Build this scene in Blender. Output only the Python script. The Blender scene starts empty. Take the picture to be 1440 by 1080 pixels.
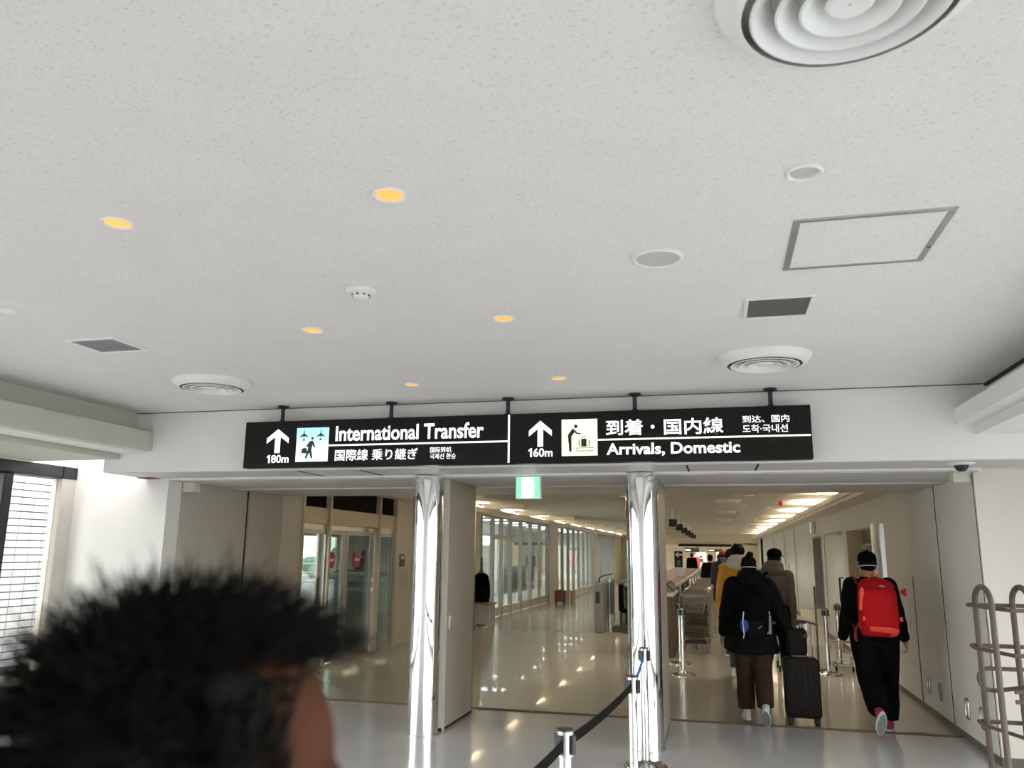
import bpy, bmesh, math, random
from mathutils import Vector, Matrix, Euler, Quaternion, noise as mnoise
PI = math.pi
random.seed(7)
SC = bpy.context.scene
COL = SC.collection

# ------------------------------------------------------------------ camera
cam_d = bpy.data.cameras.new('camera')
cam = bpy.data.objects.new('camera', cam_d)
COL.objects.link(cam)
cam_d.sensor_width = 36.0
cam_d.lens = 1140.0 / 1440.0 * 36.0
cam_d.clip_start = 0.02
cam_d.clip_end = 400
YAW, PITCH, ROLL = -0.24777, 0.20368, 0.010523
fwd = Vector((math.sin(YAW) * math.cos(PITCH), math.cos(YAW) * math.cos(PITCH), math.sin(PITCH)))
rgt = Vector((math.cos(YAW), -math.sin(YAW), 0))
upv = rgt.cross(fwd)
r2 = rgt * math.cos(ROLL) + upv * math.sin(ROLL)
u2 = upv * math.cos(ROLL) - rgt * math.sin(ROLL)
m3 = Matrix((r2, u2, -fwd)).transposed()
cam.matrix_world = Matrix.Translation((0, 0, 1.70)) @ m3.to_4x4()
cam_d.dof.use_dof = True
cam_d.dof.focus_distance = 7.5
cam_d.dof.aperture_fstop = 4.0
SC.camera = cam

# ------------------------------------------------------------------ world, exposure
world = bpy.data.worlds.new('sky')
SC.world = world
world.use_nodes = True
wn = world.node_tree
wn.nodes.clear()
wo = wn.nodes.new('ShaderNodeOutputWorld')
wb = wn.nodes.new('ShaderNodeBackground')
ws = wn.nodes.new('ShaderNodeTexSky')
ws.sky_type = 'NISHITA'
ws.sun_disc = False
ws.sun_elevation = math.radians(38)
ws.sun_rotation = math.radians(200)
ws.air_density = 1.0
ws.dust_density = 4.0
ws.ozone_density = 1.0
wh = wn.nodes.new('ShaderNodeMixRGB')      # bright overcast haze evens the sky out
wh.inputs[0].default_value = 0.75
wh.inputs[2].default_value = (6.75, 6.45, 6.3, 1)
wb.inputs[1].default_value = 1.6
wn.links.new(ws.outputs[0], wh.inputs[1])
wn.links.new(wh.outputs[0], wb.inputs[0])
wn.links.new(wb.outputs[0], wo.inputs[0])
SC.view_settings.view_transform = 'Standard'
SC.view_settings.look = 'None'
SC.view_settings.gamma = 1.0
SC.view_settings.use_curve_mapping = False
SC.view_settings.exposure = 0.0


def window_portal(name, x, y0, y1, z0, z1, into):
    d = bpy.data.lights.new(name, 'AREA')
    d.shape = 'RECTANGLE'
    d.size = y1 - y0
    d.size_y = z1 - z0
    d.cycles.is_portal = True
    o = bpy.data.objects.new(name, d)
    COL.objects.link(o)
    o.location = (x, (y0 + y1) / 2, (z0 + z1) / 2)
    # local -Z points into the room, local X along the wall
    zax = Vector((-into, 0, 0))
    xax = Vector((0, 1, 0))
    yax = zax.cross(xax)
    o.rotation_euler = Matrix((xax, yax, zax)).transposed().to_euler()


window_portal('daylight_left', -7.12, -7.0, 7.45, 0.1, 2.44, 1)
window_portal('daylight_right', 3.52, -7.0, 6.6, 0.1, 2.44, -1)


# ------------------------------------------------------------------ materials
def mat(name, col, rough=0.5, metal=0.0, var=0.04, scale=8.0, bump=0.0, bscale=60.0, emit=None, estr=0.0,
        spec=0.5, coat=0.0, stretch=None):
    m = bpy.data.materials.new(name)
    m.use_nodes = True
    nt = m.node_tree
    b = nt.nodes['Principled BSDF']
    b.inputs['Roughness'].default_value = rough
    b.inputs['Metallic'].default_value = metal
    b.inputs['Specular IOR Level'].default_value = spec
    b.inputs['Coat Weight'].default_value = coat
    tc = nt.nodes.new('ShaderNodeTexCoord')
    src = tc.outputs['Object']
    if stretch:
        mp = nt.nodes.new('ShaderNodeMapping')
        mp.inputs['Scale'].default_value = stretch
        nt.links.new(src, mp.inputs[0])
        src = mp.outputs[0]
    nz = nt.nodes.new('ShaderNodeTexNoise')
    nz.inputs['Scale'].default_value = scale
    nz.inputs['Detail'].default_value = 4
    nt.links.new(src, nz.inputs['Vector'])
    rp = nt.nodes.new('ShaderNodeValToRGB')
    c = Vector(col[:3])
    rp.color_ramp.elements[0].position = 0.3
    rp.color_ramp.elements[1].position = 0.7
    rp.color_ramp.elements[0].color = (*(c * (1 - var)), 1)
    rp.color_ramp.elements[1].color = (*[min(1, v) for v in c * (1 + var)], 1)
    nt.links.new(nz.outputs[0], rp.inputs[0])
    nt.links.new(rp.outputs[0], b.inputs['Base Color'])
    if bump:
        n2 = nt.nodes.new('ShaderNodeTexNoise')
        n2.inputs['Scale'].default_value = bscale
        n2.inputs['Detail'].default_value = 3
        nt.links.new(src, n2.inputs['Vector'])
        bp = nt.nodes.new('ShaderNodeBump')
        bp.inputs['Strength'].default_value = bump
        bp.inputs['Distance'].default_value = 0.01
        nt.links.new(n2.outputs[0], bp.inputs['Height'])
        nt.links.new(bp.outputs[0], b.inputs['Normal'])
    if emit:
        b.inputs['Emission Color'].default_value = (*emit, 1)
        b.inputs['Emission Strength'].default_value = estr
    return m


def glow_mat(name, col, strength):
    m = bpy.data.materials.new(name)
    m.use_nodes = True
    nt = m.node_tree
    b = nt.nodes['Principled BSDF']
    b.inputs['Base Color'].default_value = (0.6, 0.6, 0.6, 1)
    b.inputs['Roughness'].default_value = 0.35
    b.inputs['Emission Strength'].default_value = strength
    tc = nt.nodes.new('ShaderNodeTexCoord')
    nz = nt.nodes.new('ShaderNodeTexNoise')
    nz.inputs['Scale'].default_value = 12
    rp = nt.nodes.new('ShaderNodeValToRGB')
    rp.color_ramp.elements[0].color = (*[v * 0.95 for v in col], 1)
    rp.color_ramp.elements[1].color = (*col, 1)
    nt.links.new(tc.outputs['Object'], nz.inputs['Vector'])
    nt.links.new(nz.outputs[0], rp.inputs[0])
    nt.links.new(rp.outputs[0], b.inputs['Emission Color'])
    return m


def grad_glow(name, ctop, cbot, strength):
    m = glow_mat(name, ctop, strength)
    nt = m.node_tree
    b = nt.nodes['Principled BSDF']
    tc = nt.nodes.new('ShaderNodeTexCoord')
    sx = nt.nodes.new('ShaderNodeSeparateXYZ')
    rp = nt.nodes.new('ShaderNodeValToRGB')
    rp.color_ramp.elements[0].color = (*cbot, 1)
    rp.color_ramp.elements[0].position = 0.25
    rp.color_ramp.elements[1].color = (*ctop, 1)
    rp.color_ramp.elements[1].position = 0.85
    nt.links.new(tc.outputs['Generated'], sx.inputs[0])
    nt.links.new(sx.outputs['Z'], rp.inputs[0])
    nt.links.new(rp.outputs[0], b.inputs['Emission Color'])
    return m


def glass_mat(name, tint=(0.93, 0.97, 0.96), gloss=0.10, rough=0.0):
    m = bpy.data.materials.new(name)
    m.use_nodes = True
    nt = m.node_tree
    nt.nodes.clear()
    o = nt.nodes.new('ShaderNodeOutputMaterial')
    t = nt.nodes.new('ShaderNodeBsdfTransparent')
    t.inputs[0].default_value = (*tint, 1)
    g = nt.nodes.new('ShaderNodeBsdfGlossy')
    g.inputs['Roughness'].default_value = rough
    g.inputs[0].default_value = (1, 1, 1, 1)
    lw = nt.nodes.new('ShaderNodeLayerWeight')
    lw.inputs[0].default_value = 0.25
    mt = nt.nodes.new('ShaderNodeMath')
    mt.operation = 'MULTIPLY_ADD'
    mt.inputs[1].default_value = 0.6
    mt.inputs[2].default_value = gloss * 0.4
    mx = nt.nodes.new('ShaderNodeMixShader')
    nt.links.new(lw.outputs['Fresnel'], mt.inputs[0])
    nt.links.new(mt.outputs[0], mx.inputs[0])
    nt.links.new(t.outputs[0], mx.inputs[1])
    nt.links.new(g.outputs[0], mx.inputs[2])
    nt.links.new(mx.outputs[0], o.inputs[0])
    return m


def ceiling_mat():
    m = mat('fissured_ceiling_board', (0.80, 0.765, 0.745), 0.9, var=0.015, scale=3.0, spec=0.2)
    nt = m.node_tree
    b = nt.nodes['Principled BSDF']
    base = b.inputs['Base Color'].links[0].from_socket
    tc = nt.nodes.new('ShaderNodeTexCoord')
    mp = nt.nodes.new('ShaderNodeMapping')
    mp.inputs['Scale'].default_value = (75, 140, 75)
    n1 = nt.nodes.new('ShaderNodeTexNoise')
    n1.inputs['Scale'].default_value = 1.0
    n1.inputs['Detail'].default_value = 2
    n1.inputs['Distortion'].default_value = 0.7
    rp = nt.nodes.new('ShaderNodeValToRGB')
    rp.color_ramp.elements[0].position = 0.60
    rp.color_ramp.elements[1].position = 0.68
    rp.color_ramp.elements[0].color = (1, 1, 1, 1)
    rp.color_ramp.elements[1].color = (0.77, 0.76, 0.75, 1)
    mu = nt.nodes.new('ShaderNodeMixRGB')
    mu.blend_type = 'MULTIPLY'
    mu.inputs[0].default_value = 1
    nt.links.new(tc.outputs['Object'], mp.inputs[0])
    nt.links.new(mp.outputs[0], n1.inputs['Vector'])
    nt.links.new(n1.outputs[0], rp.inputs[0])
    nt.links.new(base, mu.inputs[1])
    nt.links.new(rp.outputs[0], mu.inputs[2])
    nt.links.new(mu.outputs[0], b.inputs['Base Color'])
    bp = nt.nodes.new('ShaderNodeBump')
    bp.inputs['Strength'].default_value = 0.25
    bp.inputs['Distance'].default_value = 0.004
    bp.invert = True
    nt.links.new(n1.outputs[0], bp.inputs['Height'])
    nt.links.new(bp.outputs[0], b.inputs['Normal'])
    return m


M = {}
M['ceil'] = ceiling_mat()
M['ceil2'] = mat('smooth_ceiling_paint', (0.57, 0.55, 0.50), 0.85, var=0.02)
M['wall'] = mat('white_wall_panel', (0.80, 0.79, 0.775), 0.45, var=0.012, scale=2, spec=0.4)
M['wallb'] = mat('beige_wall_panel', (0.70, 0.65, 0.56), 0.5, var=0.02, scale=2, spec=0.4)
M['panel'] = mat('grey_beige_panel', (0.50, 0.47, 0.42), 0.42, var=0.015, scale=2, spec=0.4)
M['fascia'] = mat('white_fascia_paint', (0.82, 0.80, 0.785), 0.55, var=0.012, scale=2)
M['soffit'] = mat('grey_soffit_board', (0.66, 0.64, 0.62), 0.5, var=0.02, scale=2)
M['cove'] = mat('shade_darkened_cove', (0.56, 0.545, 0.48), 0.6, var=0.015, scale=2)  # backlit shade of the left cove put into its colour
M['floor'] = mat('grey_vinyl_floor', (0.64, 0.635, 0.64), 0.16, var=0.03, scale=1.3, bump=0.02, bscale=5, spec=0.6, coat=0.3)
M['floor2'] = mat('beige_vinyl_floor', (0.56, 0.50, 0.40), 0.21, var=0.03, scale=1.0, bump=0.05, bscale=3, spec=0.6, coat=0.4)
M['gapdark'] = mat('dark_joint', (0.02, 0.02, 0.02), 0.7)
M['chrome'] = mat('polished_chrome', (0.86, 0.86, 0.87), 0.05, 1.0, var=0.01, bump=0.004, bscale=3)
M['steel'] = mat('brushed_steel', (0.62, 0.62, 0.60), 0.28, 1.0, var=0.05, scale=30, stretch=(1, 1, 0.05))
M['cart'] = mat('worn_cart_tube', (0.42, 0.40, 0.35), 0.30, 0.85, var=0.15)
M['cartd'] = mat('dark_cart_bar', (0.10, 0.085, 0.07), 0.4, 0.5, var=0.15)
M['wing'] = mat('shaded_wing_panel', (0.36, 0.325, 0.275), 0.45, var=0.02, scale=2, spec=0.3)  # shadow on the wing walls put into this darker colour
M['warmtint'] = mat('warm_lit_white_wall', (0.84, 0.785, 0.72), 0.55, var=0.012, scale=2)  # warm light on the right front wall put into its tint
M['ctop'] = mat('reddish_brown_counter_top', (0.30, 0.19, 0.15), 0.5, var=0.25, scale=9)
M['track'] = mat('dark_bronze_track', (0.16, 0.13, 0.09), 0.55, 0.3, var=0.1)
M['steeld'] = mat('dull_grey_steel', (0.42, 0.41, 0.39), 0.35, 0.9, var=0.06)
M['alu'] = mat('anodised_aluminium', (0.50, 0.48, 0.46), 0.4, 0.7, var=0.03)
M['brass'] = mat('pale_brass_trim', (0.62, 0.54, 0.38), 0.25, 1.0, var=0.04)
M['black'] = mat('black_plastic', (0.018, 0.018, 0.02), 0.4, var=0.1)
M['blackm'] = mat('black_window_frame', (0.012, 0.014, 0.016), 0.45, var=0.1)
M['signblk'] = mat('black_sign_face', (0.008, 0.007, 0.007), 0.35, var=0.1, spec=0.25)
M['glass'] = glass_mat('clear_glass')
M['glassg'] = glass_mat('grey_green_glass', (0.55, 0.62, 0.59), 0.1)
M['white'] = mat('white_plastic', (0.82, 0.81, 0.79), 0.4, var=0.02)
M['offwhite'] = mat('ivory_plastic', (0.66, 0.63, 0.53), 0.45, var=0.03)
M['letter'] = glow_mat('backlit_white', (1, 1, 1), 1.1)
M['teal'] = grad_glow('backlit_teal', (0.22, 0.86, 0.84), (0.95, 1.0, 1.0), 1.0)
M['yellow'] = glow_mat('backlit_pale_yellow', (0.97, 1.0, 0.62), 1.05)
M['ruleT'] = glow_mat('backlit_mint_rule', (0.80, 1, 0.95), 0.95)
M['ruleY'] = glow_mat('backlit_lemon_rule', (1, 1, 0.72), 0.95)
M['picto'] = mat('pictogram_ink', (0.02, 0.05, 0.05), 0.5)
M['pictoY'] = mat('pictogram_ink_olive', (0.03, 0.035, 0.008), 0.5)
M['amber'] = glow_mat('amber_lamp', (1.0, 0.46, 0.085), 1.05)
M['amber'].node_tree.nodes['Principled BSDF'].inputs['Base Color'].default_value = (0.50, 0.27, 0.08, 1)
M['cavelamp'] = glow_mat('warm_cove_lamp', (1.0, 0.82, 0.56), 48.0)
M['hallamp'] = glow_mat('bright_hall_lamp', (1.0, 0.90, 0.72), 55.0)
M['loungelamp'] = glow_mat('cool_lounge_lamp', (0.90, 0.97, 1.0), 17.0)
M['spotw'] = glow_mat('warm_small_lamp', (1.0, 0.90, 0.74), 1.6)
M['exitg'] = glow_mat('exit_green', (0.01, 0.62, 0.28), 1.15)
M['exitw'] = glow_mat('exit_white', (0.92, 1.0, 0.97), 1.5)
M['grille'] = mat('grey_vent_mesh', (0.30, 0.295, 0.28), 0.7, var=0.25, scale=220)
M['grillel'] = mat('pale_vent_mesh', (0.50, 0.50, 0.52), 0.7, var=0.15, scale=200)
M['belt'] = mat('black_webbing', (0.010, 0.009, 0.009), 0.9, var=0.2, scale=200, spec=0.05)
M['beltb'] = mat('blue_webbing', (0.02, 0.11, 0.42), 0.8, var=0.2, scale=200)
M['bronze'] = mat('bronze_painted_tube', (0.13, 0.10, 0.08), 0.5, 0.0, var=0.08, spec=0.25)
M['red'] = mat('red_nylon', (0.52, 0.008, 0.012), 0.7, spec=0.15, var=0.1, scale=40, bump=0.15, bscale=120)
M['coral'] = mat('bright_coral_nylon', (0.92, 0.07, 0.04), 0.55, var=0.06, scale=40, bump=0.1, bscale=120)
M['maroon'] = mat('maroon_webbing', (0.22, 0.02, 0.04), 0.7)
M['redsign'] = mat('red_sign_vinyl', (0.50, 0.02, 0.03), 0.4)
M['alarm'] = mat('red_alarm_plastic', (0.75, 0.02, 0.03), 0.3, emit=(0.8, 0.02, 0.02), estr=0.12)
M['skin'] = mat('skin', (0.50, 0.27, 0.18), 0.5, var=0.08, scale=20, bump=0.05, bscale=200)
M['skinb'] = mat('backlit_skin', (0.072, 0.026, 0.013), 0.7, spec=0.12, var=0.10, scale=14, bump=0.06, bscale=160)  # skin colour darkened to stand for the backlit side of the near head
M['hair'] = mat('black_hair', (0.007, 0.006, 0.005), 0.6, var=0.4, scale=60, bump=0.4, bscale=90, stretch=(1, 1, 0.2), spec=0.12)
M['blk'] = mat('black_cloth', (0.005, 0.005, 0.0055), 0.9, var=0.3, scale=12, bump=0.3, bscale=25, spec=0.06)
M['blkpuff'] = mat('black_quilted_nylon', (0.005, 0.005, 0.0055), 0.65, var=0.3, scale=10, bump=0.5, bscale=14, spec=0.10)
M['brown'] = mat('brown_corduroy', (0.050, 0.027, 0.018), 0.9, var=0.15, scale=25, bump=0.3, bscale=30, spec=0.2)
M['mustard'] = mat('mustard_cotton', (0.62, 0.30, 0.025), 0.8, var=0.08, scale=12, bump=0.35, bscale=20)
M['hoodw'] = mat('white_fleece', (0.62, 0.60, 0.58), 0.9, var=0.05, scale=40, bump=0.4, bscale=60)
M['tan'] = mat('taupe_cotton', (0.20, 0.165, 0.125), 0.85, var=0.1, scale=14, bump=0.3, bscale=25)
M['navy'] = mat('navy_denim', (0.020, 0.028, 0.055), 0.8, var=0.2, scale=14, bump=0.3, bscale=25)
M['grey'] = mat('charcoal_cloth', (0.05, 0.05, 0.055), 0.85, var=0.2, scale=14, bump=0.3, bscale=25)
M['wine'] = mat('wine_red_knit', (0.30, 0.03, 0.03), 0.85, var=0.2, scale=40, bump=0.4, bscale=80)
M['shoe'] = mat('white_shoe_leather', (0.72, 0.70, 0.67), 0.5, var=0.05)
M['sole'] = mat('grey_rubber_sole', (0.22, 0.26, 0.24), 0.7, var=0.2, scale=60)
M['soleW'] = mat('white_rubber_sole', (0.75, 0.74, 0.72), 0.6)
M['pinkshoe'] = mat('crimson_mesh_shoe', (0.36, 0.03, 0.07), 0.7, var=0.3, scale=60)
M['mask'] = mat('white_mask_cloth', (0.78, 0.78, 0.78), 0.8)
M['case'] = mat('dark_brown_shell', (0.016, 0.013, 0.011), 0.6, var=0.12, scale=20, bump=0.15, bscale=90, spec=0.2)
M['bagg'] = mat('charcoal_nylon', (0.018, 0.017, 0.016), 0.85, spec=0.15, var=0.15, scale=30, bump=0.3, bscale=70)
M['blue'] = mat('bright_blue_nylon', (0.006, 0.035, 0.25), 0.6, var=0.2, scale=30)
M['rust'] = mat('rust_red_shell', (0.19, 0.055, 0.030), 0.5, var=0.1)
M['card'] = mat('tan_cardboard', (0.40, 0.30, 0.20), 0.8)
M['pinkc'] = mat('dusty_pink_laminate', (0.50, 0.30, 0.28), 0.5)
M['wood'] = mat('dark_brown_laminate', (0.10, 0.065, 0.042), 0.4, var=0.2, scale=6, stretch=(1, 1, 0.1))
M['lam'] = mat('pale_grey_laminate', (0.60, 0.57, 0.51), 0.35, var=0.03)
M['dbrown'] = mat('dark_transom_board', (0.010, 0.007, 0.005), 0.8, var=0.2, spec=0.08)
M['cream'] = mat('cream_steel_panel', (0.60, 0.52, 0.38), 0.4, 0.2, var=0.03)
M['bronzeglass'] = mat('bronze_tinted_steel', (0.24, 0.215, 0.165), 0.22, 0.7, var=0.2, scale=3)
M['concrete'] = mat('grey_concrete', (0.24, 0.235, 0.22), 0.85, var=0.1, scale=5, bump=0.2, bscale=30)
M['tilew'] = mat('white_facade_tile', (0.42, 0.41, 0.41), 0.4, var=0.04, scale=5)
M['grout'] = mat('dark_grout', (0.012, 0.011, 0.013), 0.9)
M['asphalt'] = mat('asphalt', (0.30, 0.30, 0.30), 0.9, var=0.1, scale=4)
M['leaf'] = mat('teal_green_leaf', (0.06, 0.16, 0.11), 0.7, var=0.4, scale=20)
M['paleblue'] = mat('pale_blue_panel', (0.60, 0.76, 0.84), 0.25, var=0.04, scale=2)
M['greyc'] = mat('mid_grey_panel', (0.30, 0.30, 0.28), 0.5, var=0.05)
M['base'] = mat('dark_grey_baseboard', (0.15, 0.14, 0.13), 0.5, var=0.06)
M['tray'] = mat('grey_olive_plastic', (0.26, 0.245, 0.20), 0.5, var=0.06)
M['paper'] = mat('white_paper', (0.80, 0.74, 0.70), 0.8)
M['notice'] = mat('brown_notice_print', (0.13, 0.10, 0.05), 0.5, var=0.8, scale=30)
M['hall'] = mat('cream_hall_wall', (0.78, 0.72, 0.60), 0.6, var=0.03)


# ------------------------------------------------------------------ mesh helpers
class MB:
    def __init__(s):
        s.v = []
        s.f = []

    def add(s, vs, fs):
        n = len(s.v)
        s.v += [tuple(p) for p in vs]
        s.f += [tuple(i + n for i in f) for f in fs]
        return s

    def box(s, x0, y0, z0, x1, y1, z1):
        vs = [(x, y, z) for z in (z0, z1) for y in (y0, y1) for x in (x0, x1)]
        return s.add(vs, [(0, 2, 3, 1), (4, 5, 7, 6), (0, 1, 5, 4), (2, 6, 7, 3), (0, 4, 6, 2), (1, 3, 7, 5)])

    def cbox(s, x0, y0, z0, x1, y1, z1, c=0.01):
        """box with chamfered edges"""
        lo = Vector((x0, y0, z0)); hi = Vector((x1, y1, z1))
        c = min(c, *[(hi[i] - lo[i]) * 0.45 for i in range(3)])
        idx = {}
        vs = []
        for sx in (0, 1):
            for sy in (0, 1):
                for sz in (0, 1):
                    sg = (sx, sy, sz)
                    for ax in range(3):
                        p = [0, 0, 0]
                        for i in range(3):
                            e = hi[i] if sg[i] else lo[i]
                            p[i] = e if i == ax else e + (-c if sg[i] else c)
                        idx[(sg, ax)] = len(vs)
                        vs.append(p)
        fs = []
        for ax in range(3):
            o = [i for i in range(3) if i != ax]
            for sd in (0, 1):
                q = []
                for a, b in ((0, 0), (1, 0), (1, 1), (0, 1)):
                    sg = [0, 0, 0]; sg[ax] = sd; sg[o[0]] = a; sg[o[1]] = b
                    q.append(idx[(tuple(sg), ax)])
                fs.append(q)
        for ax in range(3):          # edges run along ax
            o = [i for i in range(3) if i != ax]
            for a in (0, 1):
                for b in (0, 1):
                    g0 = [0, 0, 0]; g0[o[0]] = a; g0[o[1]] = b
                    g1 = list(g0); g1[ax] = 1
                    fs.append([idx[(tuple(g0), o[0])], idx[(tuple(g0), o[1])], idx[(tuple(g1), o[1])], idx[(tuple(g1), o[0])]])
        for sx in (0, 1):
            for sy in (0, 1):
                for sz in (0, 1):
                    fs.append([idx[((sx, sy, sz), i)] for i in range(3)])
        return s.add(vs, fs)

    def cyl(s, p0, p1, r0, r1=None, n=16, caps=True):
        r1 = r0 if r1 is None else r1
        p0 = Vector(p0); p1 = Vector(p1)
        d = (p1 - p0).normalized()
        a = d.orthogonal().normalized(); b = d.cross(a)
        vs = []
        for p, r in ((p0, r0), (p1, r1)):
            for i in range(n):
                t = 2 * PI * i / n
                vs.append(p + (a * math.cos(t) + b * math.sin(t)) * r)
        fs = [(i, (i + 1) % n, n + (i + 1) % n, n + i) for i in range(n)]
        if caps:
            fs += [tuple(range(n))[::-1], tuple(range(n, 2 * n))]
        return s.add(vs, fs)

    def tube(s, pts, r, n=8, closed=False):
        pts = [Vector(p) for p in pts]
        m = len(pts)
        rr = r if isinstance(r, (list, tuple)) else [r] * m
        vs = []
        up = None
        for i, p in enumerate(pts):
            if closed:
                t = (pts[(i + 1) % m] - pts[i - 1]).normalized()
            else:
                t = (pts[min(i + 1, m - 1)] - pts[max(i - 1, 0)]).normalized()
            if up is None:
                up = t.orthogonal().normalized()
            up = (up - t * up.dot(t))
            up = up.normalized() if up.length > 1e-6 else t.orthogonal().normalized()
            w = t.cross(up)
            for k in range(n):
                a = 2 * PI * k / n
                vs.append(p + (up * math.cos(a) + w * math.sin(a)) * rr[i])
        fs = []
        last = m if closed else m - 1
        for i in range(last):
            j = (i + 1) % m
            for k in range(n):
                fs.append((i * n + k, i * n + (k + 1) % n, j * n + (k + 1) % n, j * n + k))
        if not closed:
            fs += [tuple(range(n))[::-1], tuple(range((m - 1) * n, m * n))]
        return s.add(vs, fs)

    def lathe(s, prof, n=32, c=(0, 0, 0), capends=True):
        c = Vector(c)
        vs = []
        for r, z in prof:
            for k in range(n):
                a = 2 * PI * k / n
                vs.append(c + Vector((r * math.cos(a), r * math.sin(a), z)))
        fs = []
        for i in range(len(prof) - 1):
            for k in range(n):
                fs.append((i * n + k, i * n + (k + 1) % n, (i + 1) * n + (k + 1) % n, (i + 1) * n + k))
        if capends:
            fs += [tuple(range(n))[::-1], tuple(range((len(prof) - 1) * n, len(prof) * n))]
        return s.add(vs, fs)

    def ell(s, c, r, nu=16, nv=10, rot=None):
        c = Vector(c)
        vs = []
        for j in range(1, nv):
            t = PI * j / nv
            for i in range(nu):
                a = 2 * PI * i / nu
                p = Vector((r[0] * math.sin(t) * math.cos(a), r[1] * math.sin(t) * math.sin(a), r[2] * math.cos(t)))
                if rot: p = rot @ p
                vs.append(c + p)
        for sg in (1, -1):
            p = Vector((0, 0, sg * r[2]))
            if rot: p = rot @ p
            vs.append(c + p)
        N = (nv - 1) * nu
        fs = []
        for j in range(nv - 2):
            for i in range(nu):
                fs.append((j * nu + i, (j + 1) * nu + i, (j + 1) * nu + (i + 1) % nu, j * nu + (i + 1) % nu))
        for i in range(nu):
            fs.append((N, i, (i + 1) % nu))
            fs.append((N + 1, (nv - 2) * nu + (i + 1) % nu, (nv - 2) * nu + i))
        return s.add(vs, fs)

    def cap(s, p0, p1, r0, r1=None, n=12):
        """tapered capsule"""
        r1 = r0 if r1 is None else r1
        s.cyl(p0, p1, r0, r1, n, True)
        s.ell(p0, (r0,) * 3, n, 8)
        s.ell(p1, (r1,) * 3, n, 8)
        return s

    def prism(s, poly, d0, d1, axis='y'):
        """poly in two axes pushed along the third (axis): 'y' -> (x,z), 'x' -> (y,z), 'z' -> (x,y)"""
        n = len(poly)
        vs = []
        for d in (d0, d1):
            for a, b in poly:
                vs.append({'y': (a, d, b), 'x': (d, a, b), 'z': (a, b, d)}[axis])
        fs = [(i, (i + 1) % n, n + (i + 1) % n, n + i) for i in range(n)] + [tuple(range(n))[::-1], tuple(range(n, 2 * n))]
        return s.add(vs, fs)

    def loft(s, secs):
        n = len(secs[0])
        vs = [p for sec in secs for p in sec]
        fs = []
        for i in range(len(secs) - 1):
            for k in range(n):
                fs.append((i * n + k, i * n + (k + 1) % n, (i + 1) * n + (k + 1) % n, (i + 1) * n + k))
        fs += [tuple(range(n))[::-1], tuple(range((len(secs) - 1) * n, len(secs) * n))]
        return s.add(vs, fs)

    def xf(s, mtx):
        s.v = [tuple(mtx @ Vector(p)) for p in s.v]
        return s

    def mesh(s, name, m, smooth=False, off=(0, 0, 0), sharp=40):
        me = bpy.data.meshes.new(name)
        o = Vector(off)
        me.from_pydata([tuple(Vector(p) - o) for p in s.v], [], s.f)
        bm = bmesh.new()
        bm.from_mesh(me)
        bmesh.ops.recalc_face_normals(bm, faces=bm.faces)
        bm.to_mesh(me)
        bm.free()
        if smooth:
            me.shade_smooth()
            me.set_sharp_from_angle(angle=math.radians(sharp))
        me.materials.append(m)
        return me

    def build(s, name, m, parent=None, smooth=False, world=True, sharp=40):
        """world=True: the coordinates are scene coordinates; they are shifted to the parent's place"""
        off = (0, 0, 0)
        if parent is not None and world:
            p = parent
            off = Vector((0, 0, 0))
            while p is not None:
                off = off + Vector(p.location)
                p = p.parent
        o = bpy.data.objects.new(name, s.mesh(name, m, smooth, off, sharp))
        COL.objects.link(o)
        o.parent = parent
        return o


def thing(name, label, cat, loc=(0, 0, 0), rz=0.0, group=None):
    o = bpy.data.objects.new(name, None)
    o.empty_display_size = 0.1
    COL.objects.link(o)
    o.location = loc
    o.rotation_euler = (0, 0, rz)
    o['label'] = label
    o['category'] = cat
    if group: o['group'] = group
    return o


def tag(o, label, cat, group=None):
    o['label'] = label
    o['category'] = cat
    if group: o['group'] = group
    return o


def struct(name, mb, m, label=None, smooth=False, parent=None):
    o = mb.build(name, m, parent, smooth)
    o['kind'] = 'structure'
    if label: o['label'] = label
    return o


def sroot(name, loc=(0, 0, 0), label=None):
    o = bpy.data.objects.new(name, None)
    o.empty_display_size = 0.1
    COL.objects.link(o)
    o.location = loc
    o['kind'] = 'structure'
    if label: o['label'] = label
    return o


def dup(root, loc, label, rz=None, group=None):
    r = root.copy()
    COL.objects.link(r)
    r.location = loc
    if rz is not None: r.rotation_euler = (0, 0, rz)
    r['label'] = label
    if group: r['group'] = group
    for ch in list(root.children):
        c = ch.copy()
        COL.objects.link(c)
        c.parent = r
        for g in list(ch.children):
            d = g.copy()
            COL.objects.link(d)
            d.parent = c
    return r


def rrect(x0, z0, x1, z1, r, n=5):
    """rounded rectangle outline"""
    pts = []
    for cx, cz, a0 in ((x1 - r, z1 - r, 0), (x0 + r, z1 - r, 90), (x0 + r, z0 + r, 180), (x1 - r, z0 + r, 270)):
        for i in range(n + 1):
            a = math.radians(a0 + 90 * i / n)
            pts.append((cx + r * math.cos(a), cz + r * math.sin(a)))
    return pts


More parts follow.
